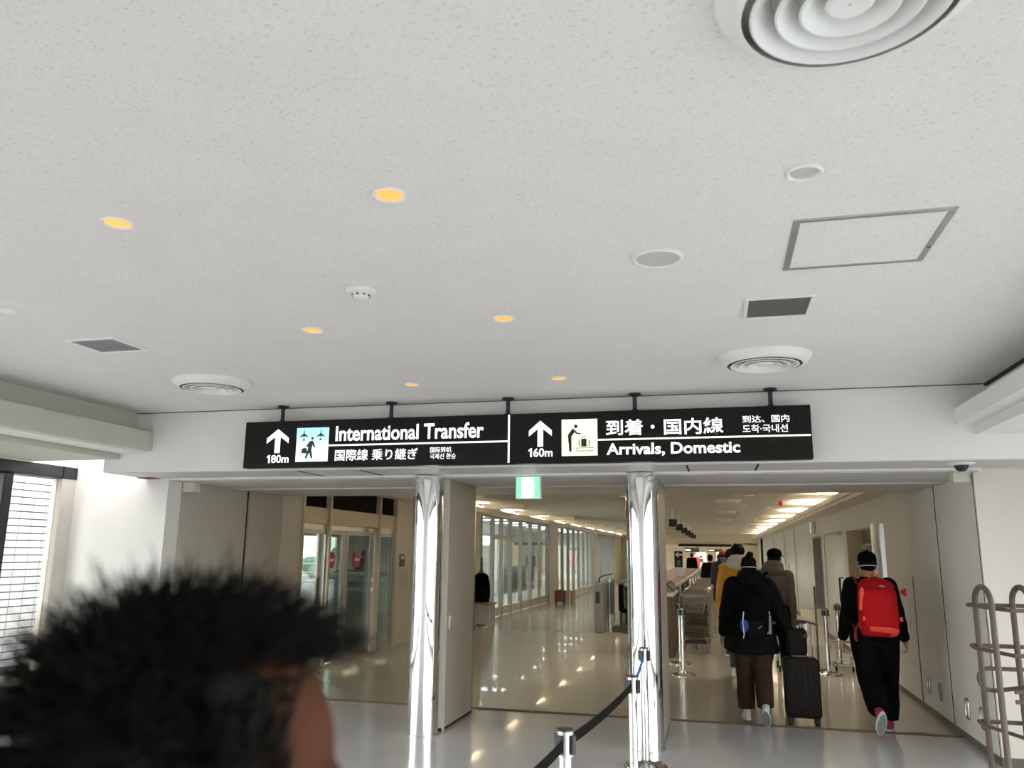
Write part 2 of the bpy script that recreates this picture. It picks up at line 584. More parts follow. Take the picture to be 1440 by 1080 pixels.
def text_part(body, x0, x1, z0, z1, y, m, parent, name='lettering', bold=0.0, depth=0.003):
    cu = bpy.data.curves.new(name, 'FONT')
    cu.body = body
    cu.offset = bold
    cu.extrude = 0.004
    cu.resolution_u = 3
    o = bpy.data.objects.new(name, cu)
    COL.objects.link(o)
    dg = bpy.context.evaluated_depsgraph_get()
    dg.update()
    me = bpy.data.meshes.new_from_object(o.evaluated_get(dg))
    bpy.data.objects.remove(o)
    xs = [v.co.x for v in me.vertices]; ys = [v.co.y for v in me.vertices]; zs = [v.co.z for v in me.vertices]
    if not xs:
        return None
    ax, bx, ay, by, az, bz = min(xs), max(xs), min(ys), max(ys), min(zs), max(zs)
    off = Vector(parent.location)
    for v in me.vertices:
        v.co = Vector((x0 + (v.co.x - ax) / (bx - ax) * (x1 - x0),
                       y - (v.co.z - az) / max(bz - az, 1e-6) * depth,
                       z0 + (v.co.y - ay) / (by - ay) * (z1 - z0))) - off
    me.materials.clear()
    me.materials.append(m)
    p = bpy.data.objects.new(name, me)
    COL.objects.link(p)
    p.parent = parent
    return p

ORD = ['first', 'second', 'third', 'fourth', 'fifth', 'sixth', 'seventh', 'eighth', 'ninth', 'tenth', 'eleventh', 'twelfth',
       'thirteenth', 'fourteenth', 'fifteenth', 'sixteenth', 'seventeenth', 'eighteenth', 'nineteenth', 'twentieth']
TENS = ['', '', 'twenty', 'thirty', 'forty', 'fifty']


def ordinal(i):
    if i < 20: return ORD[i]
    t, u = divmod(i + 1, 10)
    if u == 0: return TENS[t][:-1] + 'ieth'
    return TENS[t] + '-' + ORD[u - 1]


# ================================================================== STRUCTURE
XLW = -5.8
YB = -8.0          # back of the lobby
struct('floor', MB().box(-7.2, YB, -0.1, 3.6, 9.1, 0), M['floor'], 'glossy grey vinyl lobby floor')
struct('floor.001', MB().box(-9.2, 9.1, -0.1, 6.2, 50.4, 0).box(-13.2, 50.4, -0.1, 6.2, 82, 0), M['floor2'], 'glossy beige vinyl corridor floor')
struct('trim_1', MB().box(-5.8, 9.06, -0.01, -2.97, 9.14, 0.008).box(-2.64, 9.06, -0.01, -0.84, 9.14, 0.008)
       .box(-0.54, 9.06, -0.01, 2.2, 9.14, 0.008).box(-5.8, 9.085, 0.0, 2.2, 9.115, 0.012), M['track'], 'metal shutter track across the floor')
struct('ceiling', MB().box(-5.80, YB, 3.05, 2.16, 7.06, 3.2), M['ceil'], 'white fissured lobby ceiling')
# coves along both sides of the lobby
struct('trim_2', MB().prism([(-5.54, 2.66), (-5.54, 2.85), (-5.76, 2.85), (-5.76, 3.2), (-7.1, 3.2), (-7.1, 2.58), (-5.92, 2.58),
                             (-5.92, 2.66)], YB, 7.05, 'y'), M['cove'], 'left cove ledge below the ceiling')
struct('trim_3', MB().box(-5.90, YB, 2.635, -5.60, 7.05, 2.662), M['white'], 'white strip under the left cove')
struct('trim_4', MB().prism([(1.86, 2.72), (1.86, 2.85), (2.12, 2.85), (2.12, 3.2), (3.5, 3.2), (3.5, 2.64), (2.0, 2.64), (2.0, 2.72)],
                            YB, 7.05, 'y'), M['fascia'], 'right cove ledge below the ceiling')
struct('trim_5', MB().box(2.095, YB, 3.03, 2.125, 7.05, 3.06), M['gapdark'], 'dark joint along the right ceiling edge')
struct('trim_6', MB().box(-5.8, 7.035, 3.043, 2.13, 7.055, 3.05), M['base'], 'shadow joint between ceiling and fascia')
# fascia, soffit
struct('wall_front', MB().box(-6.1, 7.05, 2.45, 3.5, 7.70, 3.2), M['fascia'], 'white fascia over the opening')
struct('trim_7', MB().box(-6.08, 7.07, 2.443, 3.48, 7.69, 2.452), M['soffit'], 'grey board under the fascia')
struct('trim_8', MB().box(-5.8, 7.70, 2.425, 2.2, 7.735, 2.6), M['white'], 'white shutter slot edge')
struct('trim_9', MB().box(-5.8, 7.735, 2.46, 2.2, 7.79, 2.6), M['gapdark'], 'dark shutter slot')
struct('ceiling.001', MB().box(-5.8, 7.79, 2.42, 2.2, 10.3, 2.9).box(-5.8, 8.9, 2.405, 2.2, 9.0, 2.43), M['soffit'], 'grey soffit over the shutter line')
for i, x in enumerate((-3.93, -3.28, -0.245, 0.345)):
    struct('trim_%d' % (10 + i), MB().box(x - 0.008, 7.12, 2.438, x + 0.008, 7.66, 2.446), M['gapdark'], 'dark seam in the fascia underside')
struct('trim_14', MB().box(-6.09, 7.55, 2.436, -5.9, 7.69, 2.445), M['maroon'])
# front wall pieces and jambs
struct('wall_front.001', MB().box(-7.1, 7.70, 0, -5.8, 7.93, 3.2).box(XLW - 0.3, 7.93, 0, XLW - 0.12, 10.2, 2.95).box(XLW - 0.3, 7.93, 2.42, XLW, 10.2, 2.95), M['wall'], 'white front wall beside the left window')
struct('wall_front.002', MB().box(2.2, 7.95, 0, 3.6, 7.985, 2.45).box(2.2, 7.70, 2.45, 3.6, 7.985, 3.2), M['warmtint'], 'front wall at the right, tinted with warm light')
struct('baseboard_front', MB().box(2.19, 7.935, 0, 3.6, 7.955, 0.075), M['base'])
struct('wall_back', MB().box(-7.2, YB - 0.1, 0, 3.6, YB, 3.2), M['wall'])
struct('wall_left', MB().box(-7.2, YB, 2.57, -7.0, 7.7, 3.2).box(-7.2, YB, 0, -7.0, 7.7, 0.10), M['wall'])
struct('wall_right', MB().box(3.4, YB, 2.57, 3.6, 8.0, 3.2).box(3.4, YB, 0, 3.6, 8.0, 0.10).box(3.4, 6.75, 0, 3.6, 8.0, 2.7), M['fascia'])


def window_bank(name, x, xo, ys, z0, z1, hdr, label, mm='blackm', depth=0.14, into=1):
    r = sroot(name, (x, (ys[0] + ys[-1]) / 2, z0), label)
    xa, xb = sorted((x, x - into * depth))
    MB().cbox(xa, ys[0] - 0.05, z1, xb, ys[-1], z1 + hdr, 0.01).build('header', M[mm], r)
    MB().cbox(xa, ys[0] - 0.05, z0 - 0.06, xb, ys[-1], z0, 0.01).build('sill', M[mm], r)
    for i, y in enumerate(ys[:-1]):
        MB().cbox(xa, y - 0.06, z0, xb, y + 0.06, z1, 0.01).build('mullion', M[mm], r)
    xm = (xa + xb) / 2
    for a, b in zip(ys[:-1], ys[1:]):
        MB().box(xm - 0.005, a + 0.06, z0, xm + 0.005, b - (0.06 if b != ys[-1] else 0.0), z1).build('pane', M['glass'], r)
    return r


w1 = window_bank('window_1', -7.0, 0, [6.80 - 1.55 * i for i in range(9, -1, -1)] + [7.50], 0.10, 2.44, 0.13,
                 'black framed floor to ceiling window bank on the left')
MB().cbox(-7.14, 7.50, 0.04, -7.0, 7.71, 2.44, 0.006).build('side_reveal', M['panel'], w1)
MB().cbox(-7.14, 7.50, 2.44, -6.99, 7.70, 2.57, 0.006).build('header_end', M['blackm'], w1)
window_bank('window_2', 3.4, 0, [-7.0 + 1.51 * i for i in range(10)], 0.10, 2.44, 0.13,
            'window bank on the right side of the lobby', into=-1)

# ------------------------------------------------ corridor left wall
XL = -5.8
dl = sroot('wall_left.001', (XL, 8.6, 0), 'grey folding fire door panels stowed along the left of the opening')
MB().cbox(XL - 0.1, 7.93, 0.01, XL + 0.0, 9.27, 2.42, 0.008).build('panel', M['panel'], dl)
MB().cbox(XL - 0.1, 9.34, 0.01, XL + 0.0, 10.15, 2.42, 0.008).build('panel', M['panel'], dl)
MB().box(XL - 0.12, 9.26, 0.0, XL - 0.03, 9.35, 2.42).build('joint', M['gapdark'], dl)
MB().box(XL - 0.12, 7.90, 0.0, XL - 0.02, 7.94, 2.42).build('joint', M['gapdark'], dl)
struct('wall_left.002', MB().box(XL - 0.12, 10.15, 0, XL + 0.02, 10.69, 2.9), M['wallb'])
# automatic doors, y 10.69 to 14.25
d1 = sroot('door_1', (XL, 12.5, 0), 'glass automatic exit doors with cream beam and no entry discs')
MB().cbox(XL - 0.18, 10.69, 2.07, XL + 0.01, 14.25, 2.32, 0.008).build('header_beam', M['cream'], d1)
MB().box(XL - 0.10, 10.69, 2.32, XL - 0.04, 14.25, 2.85).build('transom', M['dbrown'], d1)
for y in (10.70, 11.55, 13.46, 14.24):
    MB().cbox(XL - 0.05, y - 0.028, 0, XL + 0.045, y + 0.028, 2.85, 0.006).build('post', M['cream'], d1, world=True)
MB().box(XL - 0.16, 10.69, 1.99, XL - 0.02, 14.25, 2.07).build('door_track', M['steel'], d1)
MB().cbox(XL - 0.03, 12.95, 2.00, XL + 0.05, 13.2, 2.06, 0.01).build('sensor', M['steeld'], d1)


def leaf(par, x, y0, y1, gl='glass', st='steel', w=0.05):
    MB().cbox(x - 0.02, y0, 0.01, x + 0.02, y0 + w, 1.99, 0.004).build('stile', M[st], par)
    MB().cbox(x - 0.02, y1 - w, 0.01, x + 0.02, y1, 1.99, 0.004).build('stile', M[st], par)
    MB().box(x - 0.02, y0 + w, 1.93, x + 0.02, y1 - w, 1.99).box(x - 0.02, y0 + w, 0.01, x + 0.02, y1 - w, 0.11).build('rail', M[st], par)
    MB().box(x - 0.005, y0 + w, 0.11, x + 0.005, y1 - w, 1.93).build('pane', M[gl], par)


leaf(d1, XL - 0.02, 10.74, 11.52, 'glass', 'steeld', 0.03)
leaf(d1, XL - 0.09, 11.40, 12.34, 'glassg', 'steeld', 0.12)
leaf(d1, XL - 0.09, 12.36, 13.40, 'glassg', 'steeld', 0.09)
leaf(d1, XL - 0.02, 13.49, 14.20, 'glassg', 'steeld')
for y in (11.86, 12.80):
    s = MB().cyl((XL - 0.075, y, 1.54), (XL - 0.070, y, 1.54), 0.125, n=28).build('no_entry_disc', M['redsign'], d1)
    MB().box(XL - 0.0695, y - 0.08, 1.52, XL - 0.067, y + 0.08, 1.56).build('bar', M['white'], s)
# vestibule behind the doors and its outer frame
struct('wall_left.003', MB().box(-7.0, 14.35, 0, XL - 0.12, 14.45, 2.9), M['concrete'], 'grey vestibule side wall')
struct('trim_15', MB().box(-6.9, 14.30, 0.95, -6.0, 14.35, 1.02).box(-6.9, 14.30, 1.14, -6.0, 14.35, 1.19), M['steeld'], 'rail on the vestibule wall')
struct('ceiling.002', MB().box(-7.1, 10.2, 2.6, XL - 0.12, 14.4, 2.9), M['dbrown'])
struct('floor.002', MB().box(-7.1, 9.9, 0.0, XL - 0.2, 14.35, 0.004), M['concrete'])
d2 = sroot('door_2', (-6.95, 12.6, 0), 'outer glass doors of the vestibule')
MB().cbox(-7.03, 10.3, 2.1, -6.89, 14.34, 2.6, 0.008).build('header_beam', M['steeld'], d2)
leaf(d2, -6.95, 13.72, 14.3, 'glass', 'steeld', 0.06)
leaf(d2, -6.95, 12.75, 13.7, 'glass', 'steeld', 0.06)
leaf(d2, -6.95, 10.4, 12.73, 'glassg', 'steeld', 0.06)
# wall after the doors
struct('wall_left.004', MB().box(XL - 0.12, 14.25, 0.08, XL + 0.0, 19.93, 2.9).box(XL - 0.12, 14.27, 0, XL - 0.02, 19.9, 0.08), M['wallb'],
       'beige wall between the doors and the glass wall')
# glass wall of the lounge
GM = [19.96, 21.11, 22.02, 23.04, 24.29, 25.63, 27.0, 28.34]
GM2 = [30.0, 31.15, 32.4, 33.65, 34.9, 36.2, 37.4, 38.5]
GM3 = [39.9, 40.9, 41.9, 42.9, 43.9, 44.9, 45.9, 46.9]


def glass_wall(name, ys, label, kick):
    r = sroot(name, (XL, (ys[0] + ys[-1]) / 2, 0), label)
    for y in ys:
        MB().cbox(XL - 0.09, y - 0.035, 0, XL + 0.025, y + 0.035, 2.62, 0.005).build('mullion', M['steeld'], r)
    MB().box(XL - 0.09, ys[0], 2.58, XL + 0.03, ys[-1], 2.64).build('head_rail', M['steeld'], r)
    for a, b in zip(ys[:-1], ys[1:]):
        MB().box(XL - 0.035, a + 0.035, kick, XL - 0.025, b - 0.035, 2.58).build('pane', M['glass'], r)
        MB().cbox(XL - 0.06, a + 0.035, 0.02, XL + 0.005, b - 0.035, kick, 0.004).build('kick_panel', M['wallb'], r)
    return r


g3 = glass_wall('window_3', GM, 'near bay of the tall glass wall on the left', 0.24)
for y0, y1 in ((21.15, 21.98), (22.06, 23.0)):
    MB().box(XL - 0.04, y0, 2.02, XL + 0.01, y1, 2.12).build('door_rail', M['cream'], g3)
glass_wall('window_4', GM2, 'middle bay of the glass wall behind the suitcase', 0.20)
glass_wall('window_5', GM3, 'far bay of the glass wall behind the security gate', 0.20)
struct('wall_left.005', MB().box(XL - 0.12, 28.36, 0, XL + 0.05, 29.98, 2.9), M['wall'], 'pale pier between two bays of the glass wall')
struct('wall_left.006', MB().box(XL - 0.12, 38.52, 0, XL + 0.05, 39.88, 2.9), M['wall'])
struct('wall_left.007', MB().box(XL - 0.12, 46.92, 0, XL + 0.05, 56.0, 2.9), M['hall'], 'tan wall past the glass bays')
struct('wall_left.008', MB().box(XL - 0.12, 19.9, 2.63, XL + 0.0, 47.0, 2.9), M['wallb'], 'beige band above the glass wall')
# the lounge behind the glass
for i in range(9):
    t_ = thing('lounge_light', ordinal(i) + ' ceiling light panel of the lounge behind the glass wall', 'ceiling light', (-7.6, 21.5 + 2.8 * i, 2.78))
    MB().box(-8.3, 21.2 + 2.8 * i, 2.75, -6.9, 21.8 + 2.8 * i, 2.78).build('frame', M['white'], t_)
    MB().box(-8.2, 21.27 + 2.8 * i, 2.745, -7.0, 21.73 + 2.8 * i, 2.752).build('diffuser', M['loungelamp'], t_)
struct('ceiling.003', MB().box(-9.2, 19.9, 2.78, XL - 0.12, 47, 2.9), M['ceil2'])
struct('wall_left.009', MB().box(-9.2, 19.8, 0, XL - 0.12, 19.9, 2.9), M['wall'])
struct('wall_left.010', MB().box(-9.2, 47.0, 0, XL - 0.12, 47.1, 2.9), M['wall'])
window_bank('window_6', -9.0, 0, [20 + 2.7 * i for i in range(11)], 0.5, 2.3, 0.12, 'windows on the far side of the lounge', 'steeld')
struct('wall_left.011', MB().box(-9.2, 19.9, 0, -9.0, 47, 0.44).box(-9.2, 19.9, 2.42, -9.0, 47, 2.8), M['wall'])
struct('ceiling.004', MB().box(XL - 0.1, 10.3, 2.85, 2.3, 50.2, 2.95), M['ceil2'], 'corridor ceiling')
# corridor coves with lamps and fins
struct('trim_16', MB().box(XL, 10.31, 2.62, -5.50, 50.0, 2.735), M['wallb'], 'left lamp ledge')
struct('trim_17', MB().box(1.86, 10.31, 2.50, 2.2, 50.0, 2.56).box(1.86, 10.31, 2.56, 1.90, 50.0, 2.66), M['wallb'], 'right lamp ledge')
struct('trim_18', MB().box(1.855, 10.31, 2.555, 1.865, 50.0, 2.567), M['base'])

# ------------------------------------------------ corridor right wall
XR = 2.2
rp = sroot('wall_right.001', (XR, 9.2, 0), 'white folding fire door panels along the right of the opening')
MB().cbox(XR, 8.0, 0.06, XR + 0.1, 9.37, 2.42, 0.006).build('panel', M['wall'], rp)
MB().cbox(XR, 9.43, 0.06, XR + 0.1, 10.68, 2.42, 0.006).build('panel', M['wall'], rp)
MB().box(XR + 0.006, 9.371, 0.0, XR + 0.1, 9.429, 2.42).build('joint', M['gapdark'], rp)
MB().box(XR - 0.002, 7.987, 0.0, XR + 0.1, 7.999, 2.42).build('joint', M['gapdark'], rp)
MB().box(XR - 0.004, 10.665, 0.06, XR + 0.02, 10.705, 1.46).build('edge_strip', M['base'], rp)
for y in (10.33, 9.84, 8.85, 8.39):
    q = MB().tube([(XR - 0.006, y + a, 0.30 + b) for a, b in rrect(-0.05, -0.09, 0.05, 0.09, 0.035, 4)], 0.009, 6, True) \
        .build('flush_pull', M['steeld'], rp, True)
    MB().prism([(y + a, 0.30 + b) for a, b in rrect(-0.045, -0.085, 0.045, 0.085, 0.03, 4)], XR - 0.003, XR + 0.004, 'x') \
        .build('recess_plate', M['lam'], q)
struct('wall_right.002', MB().box(XR, 10.68, 0.06, XR + 0.3, 12.25, 2.9).box(XR, 8.0, 2.42, XR + 0.3, 10.68, 2.95).box(XR + 0.12, 8.0, 0, XR + 0.3, 10.68, 2.42)
       .box(XR, 12.25, 2.12, XR + 0.3, 15.62, 2.9).box(XR, 15.62, 2.14, XR + 0.3, 19.45, 2.9)
       .box(XR, 15.62, 0.06, XR + 0.3, 16.0, 2.14).box(XR, 19.0, 0.06, XR + 0.3, 19.45, 2.14)
       .box(XR, 19.45, 2.09, XR + 0.3, 21.15, 2.9).box(XR, 21.15, 0.06, XR + 0.3, 50, 2.9), M['wall'], 'white right corridor wall')
struct('baseboard_right', MB().box(XR - 0.006, 7.95, 0, XR + 0.1, 12.25, 0.065).box(XR - 0.006, 15.62, 0, XR + 0.1, 19.45, 0.065)
       .box(XR - 0.006, 21.15, 0, XR + 0.1, 50, 0.065), M['base'], 'dark baseboard on the right')
# elevator like recess with brown steel leaf
d3 = sroot('door_3', (XR, 13.9, 0), 'bronze steel door in a shallow recess beside a chrome half column')
MB().box(XR + 0.24, 12.25, 0, XR + 0.3, 15.62, 2.12).build('leaf', M['bronzeglass'], d3)
MB().box(XR + 0.225, 12.25, 1.86, XR + 0.245, 15.62, 1.885).build('transom_line', M['steeld'], d3)
MB().box(XR + 0.225, 15.2, 0, XR + 0.245, 15.24, 1.86).build('leaf_edge', M['gapdark'], d3)
MB().box(XR - 0.01, 15.58, 0, XR + 0.26, 15.66, 2.12).build('jamb', M['cream'], d3)
MB().box(XR + 0.20, 14.9, 1.80, XR + 0.24, 15.5, 1.86).build('closer', M['steeld'], d3)
MB().lathe([(0.19, 0), (0.19, 2.13)], 28, (XR + 0.05, 12.4, 0)).build('half_column', M['steel'], d3, True)
# white door with closer
d4 = sroot('door_4', (XR, 17.5, 0), 'white flush door with door closer on the right wall')
MB().cbox(XR + 0.015, 16.0, 0.01, XR + 0.08, 19.0, 2.10, 0.005).build('leaf', M['wall'], d4)
MB().box(XR + 0.0, 16.0, 2.10, XR + 0.05, 19.0, 2.14).box(XR, 15.97, 0, XR + 0.05, 16.02, 2.14).box(XR, 18.98, 0, XR + 0.05, 19.03, 2.14).build('frame', M['lam'], d4)
MB().tube([(XR - 0.03, 18.6, 2.08), (XR - 0.07, 17.6, 2.10), (XR - 0.03, 16.5, 2.11)], 0.012, 6).build('closer_arm', M['steeld'], d4)
MB().cbox(XR - 0.05, 16.3, 2.07, XR + 0.02, 16.6, 2.13, 0.01).build('closer_body', M['steeld'], d4)
MB().tube([(XR + 0.01, 16.55, 1.28), (XR - 0.05, 16.55, 1.28), (XR - 0.05, 16.55, 0.85), (XR + 0.01, 16.55, 0.85)], 0.02, 6).build('door_pull', M['black'], d4)
d5 = sroot('door_5', (XR, 20.3, 0), 'narrow grey recessed doorway on the right wall')
MB().box(XR + 0.22, 19.45, 0, XR + 0.3, 21.15, 2.09).build('leaf', M['greyc'], d5)
MB().box(XR - 0.01, 19.43, 0, XR + 0.22, 19.48, 2.12).box(XR - 0.01, 21.12, 0, XR + 0.22, 21.17, 2.12).box(XR - 0.01, 19.43, 2.07, XR + 0.22, 21.17, 2.12).build('frame', M['steeld'], d5)
struct('trim_19', MB().box(XR - 0.02, 30.0, 0, XR + 0.01, 30.06, 2.5).box(XR - 0.02, 36.0, 0, XR + 0.01, 36.06, 2.5).box(XR - 0.02, 26.0, 0, XR + 0.01, 26.04, 2.5), M['lam'], 'panel joints on the far right wall')
struct('trim_20', MB().box(XR - 0.10, 45.0, 1.0, XR, 45.18, 2.5), M['dbrown'], 'dark post at the far end of the right wall')

# ------------------------------------------------ far hall
struct('trim_21', MB().box(XL, 50.0, 2.22, 2.3, 50.4, 2.95).box(XL, 50.0, 0, -3.2, 50.4, 2.3).box(1.0, 50.0, 0, 2.4, 50.4, 2.3), M['hall'], 'end bulkhead of the corridor')
struct('wall_back.001', MB().box(-13, 80, 0, 8, 80.2, 4.0), M['hall'], 'cream wall of the far hall')
struct('wall_right.003', MB().box(6.0, 50.4, 0, 6.2, 80, 4.0), M['hall'])
struct('wall_left.012', MB().box(-13.1, 50.4, 0, -13.0, 80, 4.0), M['hall'])
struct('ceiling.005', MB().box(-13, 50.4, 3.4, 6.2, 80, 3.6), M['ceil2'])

# ------------------------------------------------ outside the windows
struct('ground', MB().box(-160, -80, -0.3, 90, 140, -0.12), M['asphalt'], 'grey forecourt outside')
bld = thing('tiled_building', 'white tiled outside wall seen through the left window', 'building', (-10.2, 9.5, -0.12))
MB().box(-10.6, 4.5, -0.12, -10.02, 14.0, 8.0).build('wall', M['grout'], bld)
tl = MB()
tz, ty = 0.105, 0.235
for j in range(int(3.6 / tz)):
    for i in range(int(6.5 / ty)):
        y = 7.4 + i * ty
        z = 0.0 + j * tz
        tl.add([(-10.0, y + 0.008, z + 0.009), (-10.0, y + ty - 0.008, z + 0.009), (-10.0, y + ty - 0.008, z + tz - 0.009), (-10.0, y + 0.008, z + tz - 0.009),
                (-10.02, y + 0.008, z + 0.009), (-10.02, y + ty - 0.008, z + 0.009), (-10.02, y + ty - 0.008, z + tz - 0.009), (-10.02, y + 0.008, z + tz - 0.009)],
               [(0, 1, 2, 3), (0, 4, 5, 1), (2, 6, 7, 3), (1, 5, 6, 2), (0, 3, 7, 4)])
o = tl.build('tile', M['tilew'], bld)
o['kind'] = 'stuff'
rl = thing('outdoor_railing', 'low metal railing outdoors beyond the glass exit doors', 'railing', (-17, 30, -0.12))
b = MB()
for z in (0.35, 0.75, 1.1):
    b.tube([(-22, 24, z), (-14, 36, z)], 0.03, 6)
b.build('rail', M['steeld'], rl)
for i in range(9):
    p = Vector((-22, 24, 0)).lerp(Vector((-14, 36, 0)), i / 8)
    MB().cyl((p.x, p.y, -0.12), (p.x, p.y, 1.12), 0.03, n=8).build('post', M['steeld'], rl)
for k, (x, y, r, lb) in enumerate(((-30, 43, 3.2, 'larger'), (-24, 50, 2.2, 'smaller'))):
    bu = MB()
    rr = random.Random(k)
    for q in range(26):
        a = rr.uniform(0, 2 * PI); d = rr.uniform(0, 1) * r
        bu.ell((x + d * math.cos(a), y + d * math.sin(a), rr.uniform(0.2, 1.4) * (1.2 - d / r * 0.5)), (rr.uniform(.5, .9), rr.uniform(.5, .9), rr.uniform(.4, .7)), 10, 7)
    t = thing('shrub', lb + ' teal green shrub outdoors behind the railing', 'shrub', (x, y, -0.12))
    bu.build('foliage', M['leaf'], t, True)
    MB().cyl((x, y, -0.12), (x, y, 0.9), 0.12, 0.08, 8).build('stem', M['wood'], t)

# ================================================================== CEILING FIXTURES
ZC = 3.05


def downlight(x, y, label):
    t = thing('downlight', label, 'ceiling light', (x, y, ZC), 0, 'amber downlights in the lobby ceiling')
    MB().lathe([(0.052, -0.004), (0.062, -0.010), (0.070, -0.006), (0.070, 0.004), (0.052, 0.004)], 28, (x, y, ZC), False).build('trim_ring', M['white'], t, True)
    MB().lathe([(0.053, -0.0045), (0.030, -0.007)], 28, (x, y, ZC)).build('lens', M['amber'], t, True)


for (x, y, lb) in ((-1.185, 2.72, 'large amber downlight nearest the camera, right of its row pair'),
                   (-2.42, 2.72, 'amber downlight at the far left of the ceiling'),
                   (-1.185, 4.46, 'amber downlight in the second row, right of the smoke detector'),
                   (-2.42, 4.46, 'amber downlight in the second row, below the smoke detector'),
                   (-1.185, 6.18, 'small amber downlight above the right half of the black sign'),
                   (-2.42, 6.18, 'small amber downlight above the left half of the black sign')):
    downlight(x, y, lb)


def diffuser(x, y, r, label):
    t = thing('air_diffuser', label, 'air vent', (x, y, ZC), 0, 'round ceiling air diffusers')
    c = (x, y, ZC)
    MB().lathe([(r, 0.0), (r * 1.0, -0.012), (r * 0.95, -0.035), (r * 0.86, -0.060), (r * 0.80, -0.062), (r * 0.86, -0.02), (r * 0.92, 0.0)], 48, c, False) \
        .build('outer_ring', M['white'], t, True, sharp=60)
    MB().cyl((x, y, ZC - 0.001), (x, y, ZC - 0.004), r * 0.93, n=48).build('throat', M['alu'], t)
    for q in (0.74, 0.55, 0.37):
        MB().lathe([(r * q, -0.066), (r * (q - 0.02), -0.070), (r * (q - 0.115), -0.040), (r * (q - 0.17), -0.006), (r * (q - 0.15), -0.006), (r * (q - 0.09), -0.036)], 48, c, False) \
            .build('cone', M['white'], t, True, sharp=60)
    MB().lathe([(r * 0.18, -0.055), (r * 0.15, -0.064), (0.004, -0.060), (0.004, -0.01), (r * 0.08, -0.01)], 32, c).build('centre_cone', M['white'], t, True)


diffuser(0.355, 1.86, 0.315, 'large round air diffuser cut off by the top edge')
diffuser(0.355, 5.76, 0.315, 'round air diffuser on the right behind the square grey vent')
diffuser(-4.01, 5.76, 0.315, 'round air diffuser on the left above the sign end')


def flat_vent(x0, y0, x1, y1, m, label, fr=0.022):
    t = thing('ceiling_vent', label, 'air vent', ((x0 + x1) / 2, (y0 + y1) / 2, ZC))
    for a in ((x0, y0, x1, y0 + fr), (x0, y1 - fr, x1, y1), (x0, y0 + fr, x0 + fr, y1 - fr), (x1 - fr, y0 + fr, x1, y1 - fr)):
        MB().cbox(a[0], a[1], ZC - 0.012, a[2], a[3], ZC + 0.002, 0.003).build('frame_bar', M['white'], t)
    MB().box(x0 + fr, y0 + fr, ZC - 0.003, x1 - fr, y1 - fr, ZC + 0.001).build('backing', M[m], t)
    n = 14
    for i in range(n):
        y = y0 + fr + (y1 - y0 - 2 * fr) * (i + 0.5) / n
        MB().prism([(y - 0.005, ZC - 0.009), (y + 0.004, ZC - 0.004), (y + 0.005, ZC - 0.005), (y - 0.004, ZC - 0.010)], x0 + fr, x1 - fr, 'x').build('louvre', M[m], t)


flat_vent(0.185, 4.36, 0.55, 4.75, 'grille', 'square dark grey exhaust vent in front of the right diffuser')
flat_vent(-4.175, 4.34, -3.795, 4.69, 'grillel', 'square pale grey vent near the left cove')
# access hatch
t = thing('access_hatch', 'square ceiling access hatch with grey metal frame', 'hatch', (0.66, 3.63, ZC))
x0, y0, x1, y1, fr = 0.35, 3.32, 0.97, 3.94, 0.03
for a in ((x0, y0, x1, y0 + fr), (x0, y1 - fr, x1, y1), (x0, y0 + fr, x0 + fr, y1 - fr), (x1 - fr, y0 + fr, x1, y1 - fr)):
    MB().cbox(a[0], a[1], ZC - 0.006, a[2], a[3], ZC + 0.002, 0.002).build('frame_bar', M['alu'], t)
MB().box(x0 + fr, y0 + fr, ZC - 0.003, x1 - fr, y1 - fr, ZC + 0.002).build('panel', M['ceil'], t)
MB().cyl((x1 - 0.015, 3.75, ZC - 0.009), (x1 - 0.015, 3.75, ZC), 0.009, n=12).build('lock', M['base'], t)
# round ceiling speaker
t = thing('ceiling_speaker', 'round pale grey ceiling speaker left of the access hatch', 'speaker', (-0.225, 3.635, ZC))
MB().lathe([(0.100, -0.010), (0.108, -0.014), (0.118, -0.008), (0.118, 0.003), (0.100, 0.003)], 36, (-0.225, 3.635, ZC), False).build('rim', M['white'], t, True)
MB().lathe([(0.101, -0.010), (0.05, -0.012), (0.002, -0.012)], 36, (-0.225, 3.635, ZC)).build('mesh_cover', M['lam'], t, True)
t = thing('ceiling_sensor', 'small round recessed disc in the ceiling above the access hatch', 'sensor', (0.35, 2.875, ZC))
MB().lathe([(0.050, -0.004), (0.058, -0.012), (0.066, -0.006), (0.066, 0.003), (0.050, 0.003)], 32, (0.35, 2.875, ZC), False).build('rim', M['white'], t, True)
MB().lathe([(0.051, -0.004), (0.002, -0.0035)], 32, (0.35, 2.875, ZC)).build('disc', M['lam'], t, True)
t = thing('smoke_detector', 'white round smoke detector between the amber downlights', 'smoke detector', (-1.79, 3.79, ZC))
MB().lathe([(0.078, 0.002), (0.078, -0.012), (0.070, -0.020), (0.050, -0.022)], 32, (-1.79, 3.79, ZC)).build('base', M['white'], t, True)
MB().lathe([(0.046, -0.022), (0.044, -0.036), (0.030, -0.046), (0.004, -0.048)], 24, (-1.79, 3.79, ZC)).build('dome', M['white'], t, True)
b = MB()
for k in range(8):
    a = 2 * PI * k / 8
    b.ell((-1.79 + 0.044 * math.cos(a), 3.79 + 0.044 * math.sin(a), ZC - 0.032), (0.009, 0.009, 0.004), 8, 6)
b.build('slots', M['black'], t)
t = thing('ceiling_disc', 'tiny white round disc at the far left edge of the ceiling', 'sensor', (-3.98, 3.71, ZC))
MB().lathe([(0.05, 0.002), (0.05, -0.008), (0.03, -0.014), (0.003, -0.015)], 24, (-3.98, 3.71, ZC)).build('cap', M['white'], t, True)

